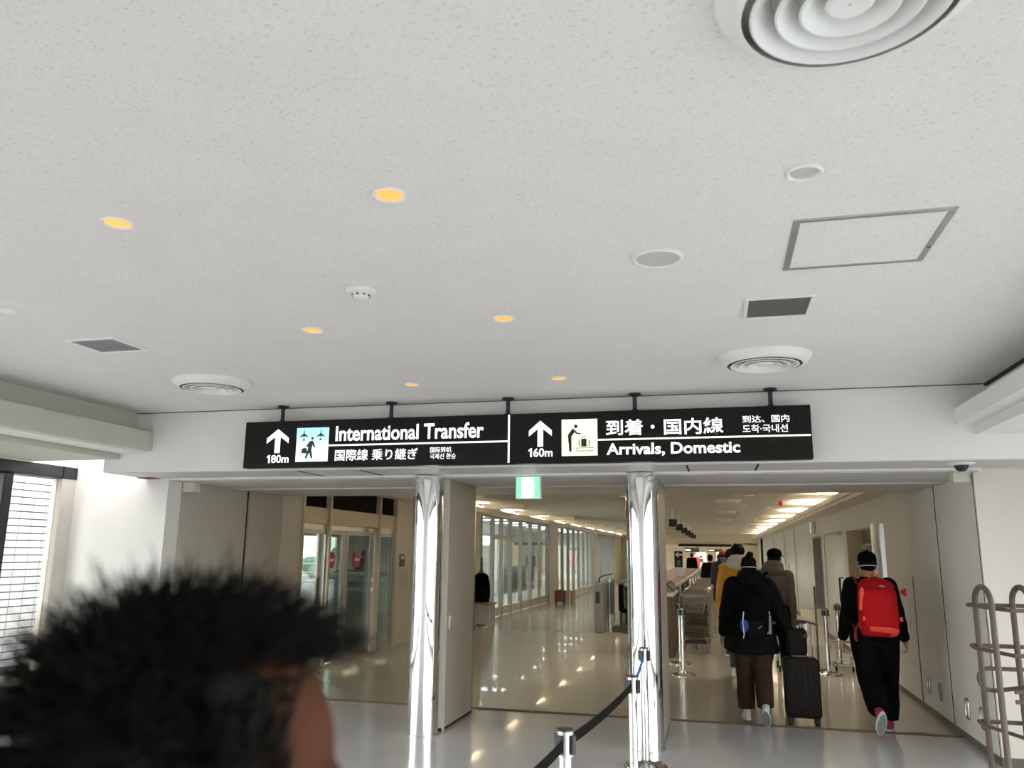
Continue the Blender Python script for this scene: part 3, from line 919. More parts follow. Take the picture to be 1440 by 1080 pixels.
# ================================================================== HANGING SIGN
SY = 6.88
sg = thing('hanging_sign', 'long black backlit direction sign hanging in front of the white fascia', 'sign', (-1.83, 6.93, 2.45))
MB().cbox(-4.385, SY, 2.452, 0.762, SY + 0.10, 2.895, 0.006).build('housing', M['signblk'], sg)
for (x) in (-4.03, -2.91, -1.79, -0.66, 0.46):
    rod = MB().cyl((x, 6.94, 2.89), (x, 6.94, 3.05), 0.019, n=12).build('rod', M['black'], sg, True)
    MB().lathe([(0.055, 3.05), (0.055, 3.035), (0.02, 3.02)], 16, (x, 6.94, 0)).build('ceiling_flange', M['black'], rod, True)
    MB().lathe([(0.02, 2.915), (0.042, 2.893), (0.042, 2.885)], 16, (x, 6.94, 0)).build('foot', M['black'], rod, True)
yf = SY - 0.001


def slab(name, x0, z0, x1, z1, m, d=0.003):
    return MB().box(x0, SY - d, z0, x1, SY + 0.002, z1).build(name, m, sg)


def arrow(x0, z0, x1, z1):
    w = x1 - x0; h = z1 - z0
    P = [(0.5, 1), (1, 0.62), (1, 0.40), (0.62, 0.68), (0.62, 0), (0.38, 0), (0.38, 0.68), (0, 0.40), (0, 0.62)]
    MB().prism([(x0 + a * w, z0 + c * h) for a, c in P], SY - 0.003, SY + 0.001, 'y').build('arrow', M['letter'], sg)


arrow(-4.145, 2.590, -3.915, 2.818)
text_part('80m', -4.0870, -3.903, 2.496, 2.572, SY, M['letter'], sg, bold=0.018)
MB().prism([(-4.134 + a, 2.496 + b) for a, b in ((0.018, 0), (0.034, 0), (0.034, 0.076), (0.022, 0.076), (0.002, 0.060), (0.002, 0.047), (0.018, 0.056))], SY - 0.003, SY + 0.001, 'y').build('lettering', M['letter'], sg)
slab('pictogram_panel', -3.832, 2.503, -3.502, 2.822, M['teal'])
slab('rule', -3.502, 2.6435, -1.773, 2.659, M['ruleT'], 0.0025)
text_part('International Transfer', -3.432, -1.995, 2.688, 2.832, SY, M['letter'], sg, bold=0.02)
text_part('国際線 乗り継ぎ', -3.429, -2.612, 2.505, 2.610, SY, M['letter'], sg, bold=0.010)
text_part('国际转机', -2.495, -2.293, 2.564, 2.614, SY, M['letter'], sg, bold=0.004)
text_part('국제선 환승', -2.495, -2.252, 2.505, 2.556, SY, M['letter'], sg, bold=0.004)
slab('divider', -1.772, 2.462, -1.756, 2.888, M['letter'], 0.0028)
arrow(-1.582, 2.597, -1.378, 2.826)
text_part('60m', -1.5410, -1.371, 2.508, 2.584, SY, M['letter'], sg, bold=0.018)
MB().prism([(-1.588 + a, 2.508 + b) for a, b in ((0.018, 0), (0.034, 0), (0.034, 0.076), (0.022, 0.076), (0.002, 0.060), (0.002, 0.047), (0.018, 0.056))], SY - 0.003, SY + 0.001, 'y').build('lettering', M['letter'], sg)
slab('pictogram_panel', -1.290, 2.512, -0.979, 2.829, M['yellow'])
slab('rule', -0.979, 2.6385, 0.752, 2.653, M['ruleY'], 0.0025)
text_part('到着', -0.905, -0.591, 2.678, 2.817, SY, M['letter'], sg, bold=0.016)
MB().cyl((-0.508, SY - 0.003, 2.747), (-0.508, SY + 0.001, 2.747), 0.016, n=16).build('lettering_dot', M['letter'], sg)
text_part('国内線', -0.414, 0.072, 2.675, 2.813, SY, M['letter'], sg, bold=0.016)
text_part('到达、国内', 0.226, 0.594, 2.758, 2.819, SY, M['letter'], sg, bold=0.01)
text_part('도착·국내선', 0.224, 0.579, 2.675, 2.742, SY, M['letter'], sg, bold=0.01)
text_part('Arrivals, Domestic', -0.901, 0.198, 2.497, 2.612, SY, M['letter'], sg, bold=0.025)


def pict(name, polys, x0, z0, s, m, circles=()):
    b = MB()
    for P in polys:
        b.prism([(x0 + a * s, z0 + c * s) for a, c in P], SY - 0.0055, SY - 0.002, 'y')
    for (cx, cz, r) in circles:
        b.cyl((x0 + cx * s, SY - 0.0055, z0 + cz * s), (x0 + cx * s, SY - 0.002, z0 + cz * s), r * s, n=18)
    return b.build(name, m, sg)


def plane_poly(cx, cz, k):
    P = [(0, .19), (.012, .13), (.014, .06), (.13, -.03), (.135, -.055), (.014, -.015), (.010, -.10), (.045, -.14), (.045, -.155), (0, -.145)]
    Q = [(-a, c) for a, c in P[::-1][1:-1]]
    return [(cx + a * k, cz + c * k) for a, c in P + Q]


S = 0.32
pict('travelling_figure', [
    plane_poly(0.24, 0.77, 1.0), plane_poly(0.78, 0.77, 1.0),
    [(.44, .60), (.52, .62), (.57, .56), (.62, .42), (.585, .405), (.53, .50), (.50, .36), (.545, .10), (.50, .085), (.435, .27), (.345, .09), (.295, .10),
     (.385, .34), (.40, .47), (.365, .41), (.33, .42), (.36, .50)],
    [(.19, .245), (.36, .245), (.36, .385), (.31, .385), (.31, .41), (.24, .41), (.24, .385), (.19, .385)]],
    -3.832, 2.503, S, M['picto'], [(.515, .685, .042)])
pict('baggage_claim_figure', [
    [(.17, .57), (.30, .75), (.36, .73), (.43, .64), (.54, .615), (.54, .585), (.41, .60), (.36, .645), (.275, .53), (.275, .11), (.215, .11)],
    [(.54, .245), (.69, .245), (.69, .46), (.54, .46)], [(.47, .245), (.495, .245), (.495, .45), (.47, .45)], [(.745, .245), (.77, .245), (.77, .45), (.745, .45)],
    [(.575, .46), (.59, .46), (.59, .505), (.645, .505), (.645, .46), (.66, .46), (.66, .525), (.575, .525)],
    [(.42, .20), (.88, .20), (.88, .218), (.42, .218)], [(.42, .12), (.88, .12), (.88, .138), (.42, .138)], [(.41, .13), (.43, .13), (.43, .21), (.41, .21)]],
    -1.290, 2.512, 0.315, M['pictoY'], [(.395, .81, .052), (.52, .168, .012), (.60, .168, .012), (.68, .168, .012)])

# exit sign under the soffit
ex = thing('exit_sign', 'green and white glowing emergency exit sign below the soffit', 'sign', (-1.80, 7.85, 2.2))
MB().cbox(-1.925, 7.80, 2.205, -1.675, 7.88, 2.44, 0.005).build('housing', M['white'], ex)
MB().box(-1.918, 7.794, 2.212, -1.682, 7.801, 2.418).build('green_panel', M['exitg'], ex)
MB().box(-1.862, 7.791, 2.216, -1.738, 7.795, 2.412).build('doorway_panel', M['exitw'], ex)
b = MB()
bx, bz, s = -1.86, 2.22, 0.19
for P in ([(.30, .66), (.46, .70), (.58, .60), (.66, .62), (.68, .57), (.56, .53), (.48, .60), (.42, .42), (.56, .30), (.60, .10), (.53, .10), (.49, .27), (.36, .36),
           (.30, .22), (.08, .22), (.08, .27), (.26, .28), (.30, .40), (.33, .58), (.26, .54), (.20, .44), (.15, .46), (.20, .60)],):
    b.prism([(bx + a * s, bz + c * s) for a, c in P], 7.788, 7.792, 'y')
b.cyl((bx + .45 * s, 7.788, bz + .80 * s), (bx + .45 * s, 7.792, bz + .80 * s), .07 * s, n=14)
b.build('running_figure', glow_mat('exit_figure_pale_green', (0.45, 0.95, 0.75), 1.1), ex)

# bracket boxes and dome camera below the soffit
t = thing('sensor_box', 'beige sensor box in the left corner of the opening', 'sensor', (-5.70, 7.97, 2.42))
MB().cbox(-5.79, 7.93, 2.31, -5.63, 8.03, 2.42, 0.006).build('case', M['offwhite'], t)
MB().cbox(-5.66, 7.925, 2.315, -5.632, 7.935, 2.415, 0.003).build('end_cap', M['lam'], t)
t = thing('sensor_box', 'beige sensor box in the right corner of the opening', 'sensor', (2.08, 7.87, 2.42))
MB().cbox(2.0, 7.80, 2.33, 2.13, 7.92, 2.425, 0.006).build('case', M['offwhite'], t)
MB().cbox(2.10, 7.795, 2.335, 2.128, 7.805, 2.42, 0.003).build('end_cap', M['lam'], t)
t = thing('dome_camera', 'small dark dome camera under the fascia at the right', 'camera', (1.94, 7.30, 2.443))
MB().lathe([(0.10, 2.443), (0.10, 2.432), (0.06, 2.425)], 28, (1.94, 7.30, 0)).build('mount', M['white'], t, True)
MB().ell((1.94, 7.30, 2.428), (0.055, 0.055, 0.055), 20, 12).build('dome', M['black'], t, True)

# ================================================================== COLUMNS AND WINGS
for (cx, lb, w0, w1, dirn) in ((-2.808, 'polished chrome column left of the corridor entrance', -2.965, -2.645, 1),
                               (-0.69, 'polished chrome column right of the belt barrier line', -0.845, -0.552, 1)):
    t = thing('column', lb, 'column', (cx, 7.75, 0), 0, 'chrome columns of the opening')
    MB().lathe([(0.152, 0.012), (0.152, 2.43)], 64, (cx, 7.75, 0)).build('shaft', M['chrome'], t, True)
    MB().lathe([(0.158, 0.0), (0.158, 0.012), (0.152, 0.014)], 48, (cx, 7.75, 0)).build('base_ring', M['steel'], t, True)
    wg = sroot('wall_front.%03d' % (3 if cx < -2 else 4), (cx, 8.35, 0), 'door pocket wall behind the chrome column')
    MB().cbox(w0, 7.92, 0.03, w1, 8.82, 2.42, 0.004).build('panel', M['wing'], wg)
    MB().box(w0 + 0.01, 7.88, 0.0, w1 - 0.012, 8.80, 0.03).build('plinth', M['gapdark'], wg)
    MB().box(w0 - 0.002, 7.885, 0.0, w1 + 0.003, 7.92, 2.42).build('edge_strip', M['brass' if cx > -2 else 'lam'], wg)
    MB().box(w0 - 0.002, 8.82, 0.0, w1 + 0.003, 8.86, 2.42).build('edge_strip', M['brass'], wg)
    if cx < -2:
        MB().tube([(w1 + 0.003, 8.02 + a, 1.0 + c) for a, c in rrect(-0.025, -0.07, 0.025, 0.07, 0.012, 3)], 0.005, 5, True).build('flush_pull', M['steeld'], wg)
# ================================================================== CORRIDOR LIGHTS
def cove_light(i, side, y):
    if side < 0:
        t = thing('cove_light', ordinal(i) + ' cove light from the opening along the left glass wall', 'cove light', (XL + 0.13, y, 2.735), 0, 'cove lights on the left ledge')
        MB().box(XL + 0.02, y - 0.60, 2.735, XL + 0.24, y + 0.60, 2.748).build('tray', M['white'], t)
        MB().box(XL + 0.04, y - 0.45, 2.748, XL + 0.22, y + 0.45, 2.768).build('lamp', M['cavelamp'], t)
        MB().box(XL, y + 0.95, 2.735, XL + 1.15, y + 1.05, 2.85).build('baffle', M['ceil2'], t)
    else:
        t = thing('cove_light', ordinal(i) + ' cove light from the opening along the right wall', 'cove light', (2.07, y, 2.56), 0, 'cove lights on the right ledge')
        MB().box(1.94, y - 1.05, 2.56, 2.18, y + 1.05, 2.575).build('tray', M['white'], t)
        MB().box(1.97, y - 1.0, 2.575, 2.15, y + 1.0, 2.60).build('lamp', M['cavelamp'], t)
        MB().box(1.15, y + 1.73, 2.80, 2.2, y + 1.78, 2.85).build('baffle', M['ceil2'], t)


for i in range(11):
    cove_light(i, -1, 11.6 + 3.65 * i)
    cove_light(i, 1, 12.1 + 3.55 * i)
def corridor_spot(x, y, label):
    t = thing('downlight', label, 'ceiling light', (x, y, 2.85), 0, 'small round spotlights in the corridor ceiling')
    MB().lathe([(0.07, -0.004), (0.09, -0.012), (0.09, 0.003), (0.07, 0.003)], 20, (x, y, 2.85), False).build('trim_ring', M['white'], t, True)
    MB().lathe([(0.071, -0.004), (0.003, -0.006)], 20, (x, y, 2.85)).build('lens', M['spotw'], t, True)
    d = bpy.data.lights.new('spot_lamp', 'SPOT')
    d.energy = SPOT_W
    d.color = (1.0, 0.93, 0.82)
    d.spot_size = 2.3
    d.spot_blend = 0.6
    d.shadow_soft_size = 0.30
    o = bpy.data.objects.new('spot_lamp', d)
    COL.objects.link(o)
    o.parent = t
    o.location = (0, 0, -0.02)


SPOT_W = 130
for i in range(8):
    y = 13.35 + 3.65 * i
    corridor_spot(-1.88, y, ordinal(i) + ' small spotlight from the opening in the middle row of the corridor')
    corridor_spot(0.62, y, ordinal(i) + ' small spotlight from the opening in the right row of the corridor')
for (y, lb) in ((18.4, 'nearest round air diffuser in the corridor ceiling'), (23.4, 'middle round air diffuser in the corridor ceiling'),
                (29.0, 'farthest round air diffuser in the corridor ceiling')):
    ZC_old, ZC = ZC, 2.85
    diffuser(0.22, y, 0.28, lb)
    ZC = ZC_old
t = thing('alarm_lamp', 'small red alarm lamp hanging from the corridor ceiling', 'lamp', (1.27, 17.86, 2.85))
MB().cyl((1.27, 17.86, 2.80), (1.27, 17.86, 2.85), 0.05, n=16).build('mount', M['white'], t, True)
MB().ell((1.27, 17.86, 2.74), (0.045, 0.045, 0.06), 16, 10).build('dome', M['alarm'], t, True)
# right wall fittings
t = thing('fire_alarm', 'red round fire alarm on the right wall beside the red backpack', 'fire alarm', (2.2, 11.08, 1.26))
MB().box(2.185, 11.0, 0.75, 2.203, 11.45, 1.42).build('plate', M['wall'], t)
MB().cyl((2.16, 11.08, 1.26), (2.19, 11.08, 1.26), 0.048, 0.052, 20).build('bezel', M['alarm'], t, True)
MB().ell((2.155, 11.08, 1.26), (0.03, 0.036, 0.036), 16, 10).build('dome', M['alarm'], t, True)
MB().cyl((2.18, 10.93, 0.92), (2.187, 10.93, 0.92), 0.016, n=12).build('key_switch', M['steeld'], t)
t = thing('emergency_lamp', 'upright steel emergency lamp on the wall above the narrow grey doorway', 'lamp', (2.2, 20.4, 2.2))
MB().lathe([(0.08, 2.19), (0.08, 2.44)], 20, (2.15, 20.4, 0)).build('body', M['steel'], t, True)
MB().lathe([(0.085, 2.44), (0.085, 2.455)], 20, (2.15, 20.4, 0)).build('lid', M['white'], t, True)
t = thing('wall_plate', 'small beige switch plate on the far right wall', 'switch', (2.2, 28.4, 1.3))
MB().cbox(2.18, 28.3, 1.22, 2.2, 28.5, 1.40, 0.004).build('plate', M['offwhite'], t)
MB().box(2.175, 28.36, 1.28, 2.181, 28.44, 1.34).build('button', M['steeld'], t)
# notices on the beige wall
t = thing('notice', 'small dark brown framed notice on the beige wall beside the exit doors', 'notice', (-5.8, 14.62, 1.52))
MB().cbox(-5.80, 14.50, 1.40, -5.785, 14.74, 1.63, 0.004).build('board', M['notice'], t)
MB().box(-5.786, 14.53, 1.54, -5.783, 14.71, 1.60).build('print', M['offwhite'], t)
t = thing('metal_plate', 'beige upright metal plate below the dark notice', 'panel', (-5.8, 14.75, 1.2))
MB().cbox(-5.80, 14.54, 1.0, -5.788, 14.95, 1.36, 0.003).build('plate', M['lam'], t)
MB().box(-5.789, 14.60, 1.05, -5.786, 14.9, 1.31).build('inner_panel', M['cream'], t)

# ================================================================== BELT BARRIER
def stanchion(x, y, label, belt_to=None, bm='belt', group='belt stanchions in the lobby'):
    h = 0.93
    t = thing('stanchion', label, 'stanchion', (x, y, 0), 0, group)
    MB().lathe([(0.175, 0), (0.175, 0.010), (0.165, 0.022), (0.09, 0.034), (0.045, 0.045), (0.033, 0.060)], 40, (x, y, 0)).build('base', M['chrome'], t, True)
    MB().cyl((x, y, 0.04), (x, y, h - 0.10), 0.029, n=24).build('post', M['chrome'], t, True)
    hd = MB().cyl((x, y, h - 0.115), (x, y, h - 0.008), 0.037, n=28).build('head', M['steel'], t, True)
    MB().lathe([(0.038, h - 0.010), (0.038, h - 0.002), (0.030, h), (0.002, h)], 28, (x, y, 0)).build('cap', M['black'], hd, True)
    for a in range(4):
        an = PI / 4 + a * PI / 2 + 0.35
        c, s = math.cos(an), math.sin(an)
        q = MB().cbox(-0.016, 0.030, h - 0.105, 0.016, 0.050, h - 0.025, 0.003)
        q.xf(Matrix.Translation((x, y, 0)) @ Matrix.Rotation(an, 4, 'Z'))
        q.build('belt_clip', M['black'], hd)
    if belt_to:
        a = Vector((x, y, h - 0.065)); e = Vector((belt_to[0], belt_to[1], h - 0.065))
        d = (e - a).normalized()
        a += d * 0.036; e -= d * 0.036
        nrm = Vector((-d.y, d.x, 0)) * 0.0015
        secs = []
        for k in range(13):
            u = k / 12
            p = a.lerp(e, u) - Vector((0, 0, 0.02 * 4 * u * (1 - u)))
            secs.append([p + nrm + Vector((0, 0, 0.024)), p - nrm + Vector((0, 0, 0.024)), p - nrm - Vector((0, 0, 0.024)), p + nrm - Vector((0, 0, 0.024))])
        MB().loft(secs).build('belt', M[bm], t)
    return t


stanchion(-0.645, 7.12, 'chrome stanchion standing right against the right chrome column', (-0.575, 5.5), 'beltb')
stanchion(-0.575, 5.5, 'chrome stanchion between the blue belt and the black belt', (-0.70, 3.8))
stanchion(-0.70, 3.8, 'chrome stanchion nearest the camera, cut off by the bottom edge', (-0.82, 2.3))

# corridor stanchions
stanchion(-0.56, 12.35, 'chrome stanchion just left of the nested luggage carts', group='stanchions in the corridor')
stanchion(-0.66, 13.6, 'chrome stanchion behind the one left of the luggage carts', group='stanchions in the corridor')
stanchion(1.47, 13.1, 'chrome stanchion right of the grey cart tray by the right wall', group='stanchions in the corridor')
t = thing('sign_pole', 'thin dark pole beside the sloping grey tray', 'pole', (1.39, 13.6, 0))
MB().cyl((1.39, 13.6, 0.01), (1.39, 13.6, 1.22), 0.014, n=10).build('pole', M['base'], t, True)
MB().lathe([(0.10, 0), (0.10, 0.012), (0.02, 0.025)], 20, (1.39, 13.6, 0)).build('base', M['base'], t, True)
stanchion(1.80, 14.4, 'stanchion beside the left arm of the red backpack wearer', group='stanchions in the corridor')


# ================================================================== LUGGAGE CARTS
def hoop(x, z0, z1, w, y0, y1, r=0.06):
    """rounded U in a leaning plane, open at the bottom"""
    pts = [(x - w, y0, z0)]
    n = 6
    for sx in (-1, 1):
        rng = range(n + 1)
        for i in rng:
            a = PI - (PI / 2) * i / n if sx < 0 else PI / 2 - (PI / 2) * i / n
            px = x + sx * (w - r) + r * math.cos(a)
            pz = z1 - r + r * math.sin(a)
            pts.append((px, y0 + (y1 - y0) * (pz - z0) / (z1 - z0), pz))
    pts.append((x + w, y0, z0))
    return pts


def luggage_cart(label, loc, rz=0.0):
    t = thing('luggage_cart', label, 'luggage cart', loc, rz, 'nested luggage carts')
    MB().tube(hoop(0, 0.10, 0.98, 0.255, 0.0, -0.13), 0.017, 7).build('back_frame', M['cart'], t, True, world=False)
    MB().tube([(-0.19, -0.125, 0.955), (0.19, -0.125, 0.955)], 0.019, 8).build('handle_grip', M['steeld'], t, True, world=False)
    for z in (0.66, 0.46, 0.30):
        MB().tube([(-0.255, -0.13 * (z - .1) / .88, z), (0.255, -0.13 * (z - .1) / .88, z)], 0.016, 6).build('cross_bar', M['cartd'], t, True, world=False)
    MB().tube([(-0.22, 0.0, 0.14), (-0.19, 0.55, 0.17), (-0.13, 0.66, 0.18), (0.13, 0.66, 0.18), (0.19, 0.55, 0.17), (0.22, 0.0, 0.14)], 0.017, 7).build('base_frame', M['cart'], t, True, world=False)
    b = MB()
    for y in (0.15, 0.30, 0.45):
        b.tube([(-0.20, y, 0.15), (0.20, y, 0.15)], 0.008, 6)
    b.build('deck', M['cartd'], t, True, world=False)
    b = MB()
    b.tube([(-0.17, -0.10, 0.80), (-0.17, 0.10, 0.82), (0.17, 0.10, 0.82), (0.17, -0.10, 0.80)], 0.007, 6)
    b.tube([(-0.16, -0.09, 0.66), (-0.16, 0.08, 0.68), (0.16, 0.08, 0.68), (0.16, -0.09, 0.66)], 0.009, 6)
    for x in (-0.16, -0.08, 0, 0.08, 0.16):
        b.tube([(x, 0.10, 0.82), (x, 0.08, 0.68)], 0.005, 5)
    b.build('basket', M['cart'], t, True, world=False)
    for x, y in ((-0.21, 0.02), (0.21, 0.02), (0, 0.62)):
        MB().cyl((x - 0.016, y, 0.055), (x + 0.016, y, 0.055), 0.055, n=14).cbox(x - 0.022, y - 0.02, 0.06, x + 0.022, y + 0.02, 0.14, 0.004) \
            .build('wheel', M['steeld'], t, True, world=False)
    return t


lc = luggage_cart('nearest luggage cart at the front of the nested row', (-0.475, 15.1, 0))
for i in range(1, 48):
    f = i / 47
    dup(lc, (-0.49 + 0.22 * f + random.uniform(-.012, .012), 15.1 + 0.46 * i + random.uniform(-.03, .03), 0), ordinal(i) + ' luggage cart from the near end of the nested row')

# carts parked by the right wall with a grey tray
t = thing('tray_cart', 'cart with sloping grey tray parked beyond the suitcase', 'cart', (1.05, 13.4, 0))
MB().loft([[(x, y, z + dz) for x, y, dz in ((xa, 13.1, 0), (xa, 13.75, .02), (xa, 13.75, .05), (xa, 13.1, .03))] for xa, z in ((0.74, .84), (0.9, .79), (1.05, .735), (1.2, .715), (1.36, .665))]).build('tray', M['tray'], t)
for x, z in ((0.80, .82), (1.30, .68)):
    for y in (13.15, 13.7):
        MB().cyl((x, y, 0.06), (x, y, z), 0.016, n=10).build('leg', M['steel'], t, True)
        MB().cyl((x - 0.015, y, 0.05), (x + 0.015, y, 0.05), 0.05, n=14).build('wheel', M['black'], t, True)
MB().tube([(0.80, 13.15, .55), (1.30, 13.15, .55)], 0.011, 6).tube([(0.80, 13.7, .55), (1.30, 13.7, .55)], 0.011, 6) \
    .tube([(0.80, 13.15, .55), (0.80, 13.7, .55)], 0.011, 6).build('brace', M['steel'], t, True)
t = thing('folding_trolley', 'small chrome folding trolley behind the left hand of the red backpack wearer', 'cart', (1.72, 13.5, 0))
MB().tube([(1.64, 13.5, 0.06), (1.64, 13.42, 0.52), (1.84, 13.42, 0.52), (1.84, 13.5, 0.06)], 0.013, 7).build('frame', M['chrome'], t, True)
MB().tube([(1.58, 13.40, 0.44), (1.88, 13.40, 0.44)], 0.014, 7).build('bar', M['steeld'], t, True)
MB().cbox(1.60, 13.5, 0.05, 1.88, 13.8, 0.075, 0.005).build('deck', M['steeld'], t)
for x in (1.62, 1.86):
    MB().cyl((x - 0.012, 13.5, 0.04), (x + 0.012, 13.5, 0.04), 0.04, n=14).build('wheel', M['black'], t, True)
t = thing('floor_stand', 'dark wedge shaped floor stand by the white door', 'stand', (1.75, 17.2, 0))
MB().prism([(16.9, 0.0), (17.5, 0.0), (17.5, 0.62), (17.45, 0.66)], 1.5, 1.95, 'x').build('wedge', M['steeld'], t)
MB().box(1.47, 16.95, 0.0, 1.98, 17.55, 0.02).build('foot', M['black'], t)

# ================================================================== COUNTER ROW
ct = thing('service_counter', 'long low service counter with pale top behind the luggage carts', 'counter', (-1.6, 28, 0))
MB().cbox(-2.15, 18.9, 0.0, -1.12, 41.0, 0.10, 0.004).build('plinth', M['wood'], ct)
MB().box(-2.12, 18.95, 0.10, -1.16, 40.95, 0.94).build('body', M['wood'], ct)
MB().cbox(-2.18, 18.85, 0.94, -1.02, 41.05, 0.99, 0.008).build('counter_top', M['ctop'], ct)
for i in range(8):
    y = 19.6 + 2.6 * i
    MB().cbox(-1.165, y, 0.16, -1.145, y + 2.2, 0.90, 0.006).build('front_panel', M['greyc'], ct)
t = thing('handrail', 'pale handrail on glass panels running along the luggage carts', 'railing', (-0.95, 28, 0))
MB().tube([(-0.96, 17.9, 1.0), (-0.86, 41.0, 1.0)], 0.04, 8).build('rail', M['lam'], t, True)
for i in range(10):
    y = 18.0 + 2.5 * i
    x = -0.96 + 0.1 * (y - 17.9) / 23.1
    MB().cyl((x, y, 0), (x, y, 1.0), 0.022, n=10).build('post', M['steel'], t, True)
    if i < 9: MB().box(x - 0.004, y + 0.1, 0.12, x + 0.004, y + 2.4, 0.92).build('pane', M['glassg'], t)
t = thing('counter_end_stand', 'dark brown counter block at the near end of the carts', 'counter', (-0.95, 14.6, 0))
MB().cbox(-1.25, 14.3, 0.0, -0.80, 15.9, 0.98, 0.01).build('body', M['wood'], t)
MB().cbox(-1.28, 14.27, 0.98, -0.77, 15.93, 1.03, 0.008).build('top', M['lam'], t)
t = thing('shoulder_bag', 'grey bag with crossed dark straps on the counter block', 'bag', (-0.92, 15.0, 1.03))
MB().loft([[(-0.92 + r * math.cos(a) * 1.1, 15.0 + r * math.sin(a), z) for a in [2 * PI * k / 16 for k in range(16)]] for z, r in ((1.03, .10), (1.06, .125), (1.14, .125), (1.2, .10), (1.23, .05))]).build('body', M['concrete'], t, True)
MB().tube([(-1.03, 14.88, 1.06), (-0.92, 14.88, 1.16), (-0.84, 14.93, 1.21)], 0.012, 6).tube([(-0.81, 14.88, 1.06), (-0.92, 14.87, 1.15), (-1.0, 14.93, 1.21)], 0.012, 6).build('strap', M['black'], t, True)
t = thing('paper_stand', 'white paper notice on a thin stand behind the grey bag', 'sign', (-0.80, 17.2, 0))
MB().cyl((-0.80, 17.2, 0.0), (-0.80, 17.2, 1.2), 0.015, n=8).build('pole', M['steel'], t)
MB().lathe([(0.14, 0), (0.14, 0.015), (0.02, 0.03)], 20, (-0.80, 17.2, 0)).build('base', M['steel'], t, True)
MB().cbox(-0.89, 17.18, 1.24, -0.70, 17.20, 1.42, 0.003).build('sheet', M['paper'], t)
# black chair, platform
t = thing('low_platform', 'brown low platform seen beside the left of the right column', 'platform', (-2.5, 19.6, 0))
MB().cbox(-2.35, 18.4, 0.0, -1.98 + 0.03, 18.88, 0.12, 0.006).build('deck', M['wood'], t)
MB().box(-2.33, 18.42, 0.12, -1.97, 18.86, 0.125).build('mat', M['base'], t)
t = thing('office_chair', 'tall black chair on the brown platform beside the column', 'chair', (-2.1, 18.6, 0.12))
MB().cbox(-2.20, 18.45, 0.42, -2.12, 18.82, 1.02, 0.03).build('backrest', M['blk'], t)
MB().cbox(-2.14, 18.45, 0.40, -1.97, 18.82, 0.48, 0.02).build('seat', M['blk'], t)
for x, y in ((-2.17, 18.49), (-2.17, 18.78), (-2.0, 18.49), (-2.0, 18.78)):
    MB().cyl((x, y, 0.125), (x, y, 0.41), 0.014, n=8).build('leg', M['black'], t)
# security gate
t = thing('security_gate', 'steel gate cabinet with black reader and glass wing', 'gate', (-2.58, 18.8, 0))
MB().cbox(-2.68, 18.05, 0.0, -2.49, 18.6, 1.05, 0.02).build('cabinet', M['greyc'], t, False)
MB().cbox(-2.64, 18.035, 0.62, -2.56, 18.06, 0.86, 0.006).build('reader', M['black'], t)
for y in (19.3, 20.4):
    MB().cbox(-2.64, y, 0.0, -2.54, y + 0.16, 1.08, 0.015).build('post', M['steeld'], t)
for y0, y1 in ((18.6, 19.3), (19.46, 20.4)):
    MB().box(-2.595, y0, 0.25, -2.585, y1, 1.0).build('pane', M['glassg'], t)
MB().tube([(-2.6, 18.3, 1.05), (-2.6, 18.3, 1.14), (-2.6, 19.0, 1.18), (-2.6, 20.6, 1.18)], 0.02, 7).build('top_rail', M['black'], t, True)
MB().tube([(-2.6, 18.5, 0.28), (-2.6, 20.5, 0.30)], 0.012, 6).build('lower_bar', M['black'], t, True)
t = thing('gate_end_wall', 'pale low partition right of the security gate', 'partition', (-2.35, 21.2, 0))
MB().cbox(-2.42, 20.8, 0.0, -2.24, 24.5, 1.0, 0.01).build('panel', M['lam'], t)
MB().box(-2.43, 20.79, 1.0, -2.23, 24.51, 1.03).build('cap_rail', M['steel'], t)
t = thing('column', 'tan square pillar beyond the security gate', 'column', (-2.75, 32, 0))
MB().cbox(-2.95, 31.6, 0.1, -2.35, 32.4, 2.85, 0.02).build('shaft', M['hall'], t)
MB().box(-2.96, 31.59, 0.0, -2.34, 32.41, 0.1).build('plinth', M['base'], t)

# hanging counter signs with dark monitors
for i in range(6):
    y = 22.6 + 3.7 * i
    t = thing('counter_sign', ordinal(i) + ' hanging counter sign with dark end box from the opening', 'sign', (-1.7, y, 2.55), 0, 'signs over the service counter')
    MB().cbox(-2.3, y, 2.44, -1.30, y + 0.08, 2.52, 0.006).build('light_bar', M['lam'], t)
    MB().cbox(-1.30, y - 0.03, 2.40, -1.08, y + 0.12, 2.60, 0.008).build('monitor', M['black'], t)
    for x in (-2.1, -1.2):
        MB().cyl((x, y + 0.04, 2.52), (x, y + 0.04, 2.85), 0.012, n=8).build('rod', M['steeld'], t)
# directional sign and panels of the far hall
t = thing('arrow_sign', 'black upright sign with white left arrow at the counter', 'sign', (-1.24, 26.0, 0.992))
MB().cbox(-1.36, 26.0, 1.24, -1.11, 26.05, 1.76, 0.006).build('panel', M['signblk'], t)
MB().prism([(-1.34 + a * .22, 1.58 + c * .15) for a, c in ((0, .5), (.42, 1), (.62, 1), (.36, .66), (1, .66), (1, .34), (.36, .34), (.62, 0), (.42, 0))], 25.99, 26.0, 'y').build('arrow', M['white'], t)
MB().box(-1.29, 25.995, 1.32, -1.18, 26.0, 1.50).build('figure_patch', M['leaf'], t)
MB().cyl((-1.235, 26.03, 0.992), (-1.235, 26.03, 1.25), 0.02, n=8).build('pole', M['black'], t)
t = thing('board', 'long black sign board across the far end of the corridor', 'sign', (-0.8, 49.9, 2.1))
MB().cbox(-2.35, 49.85, 2.10, 0.70, 49.98, 2.24, 0.01).build('face', M['signblk'], t)
MB().box(-2.3, 49.9, 2.24, 0.65, 49.96, 2.28).build('frame', M['lam'], t)
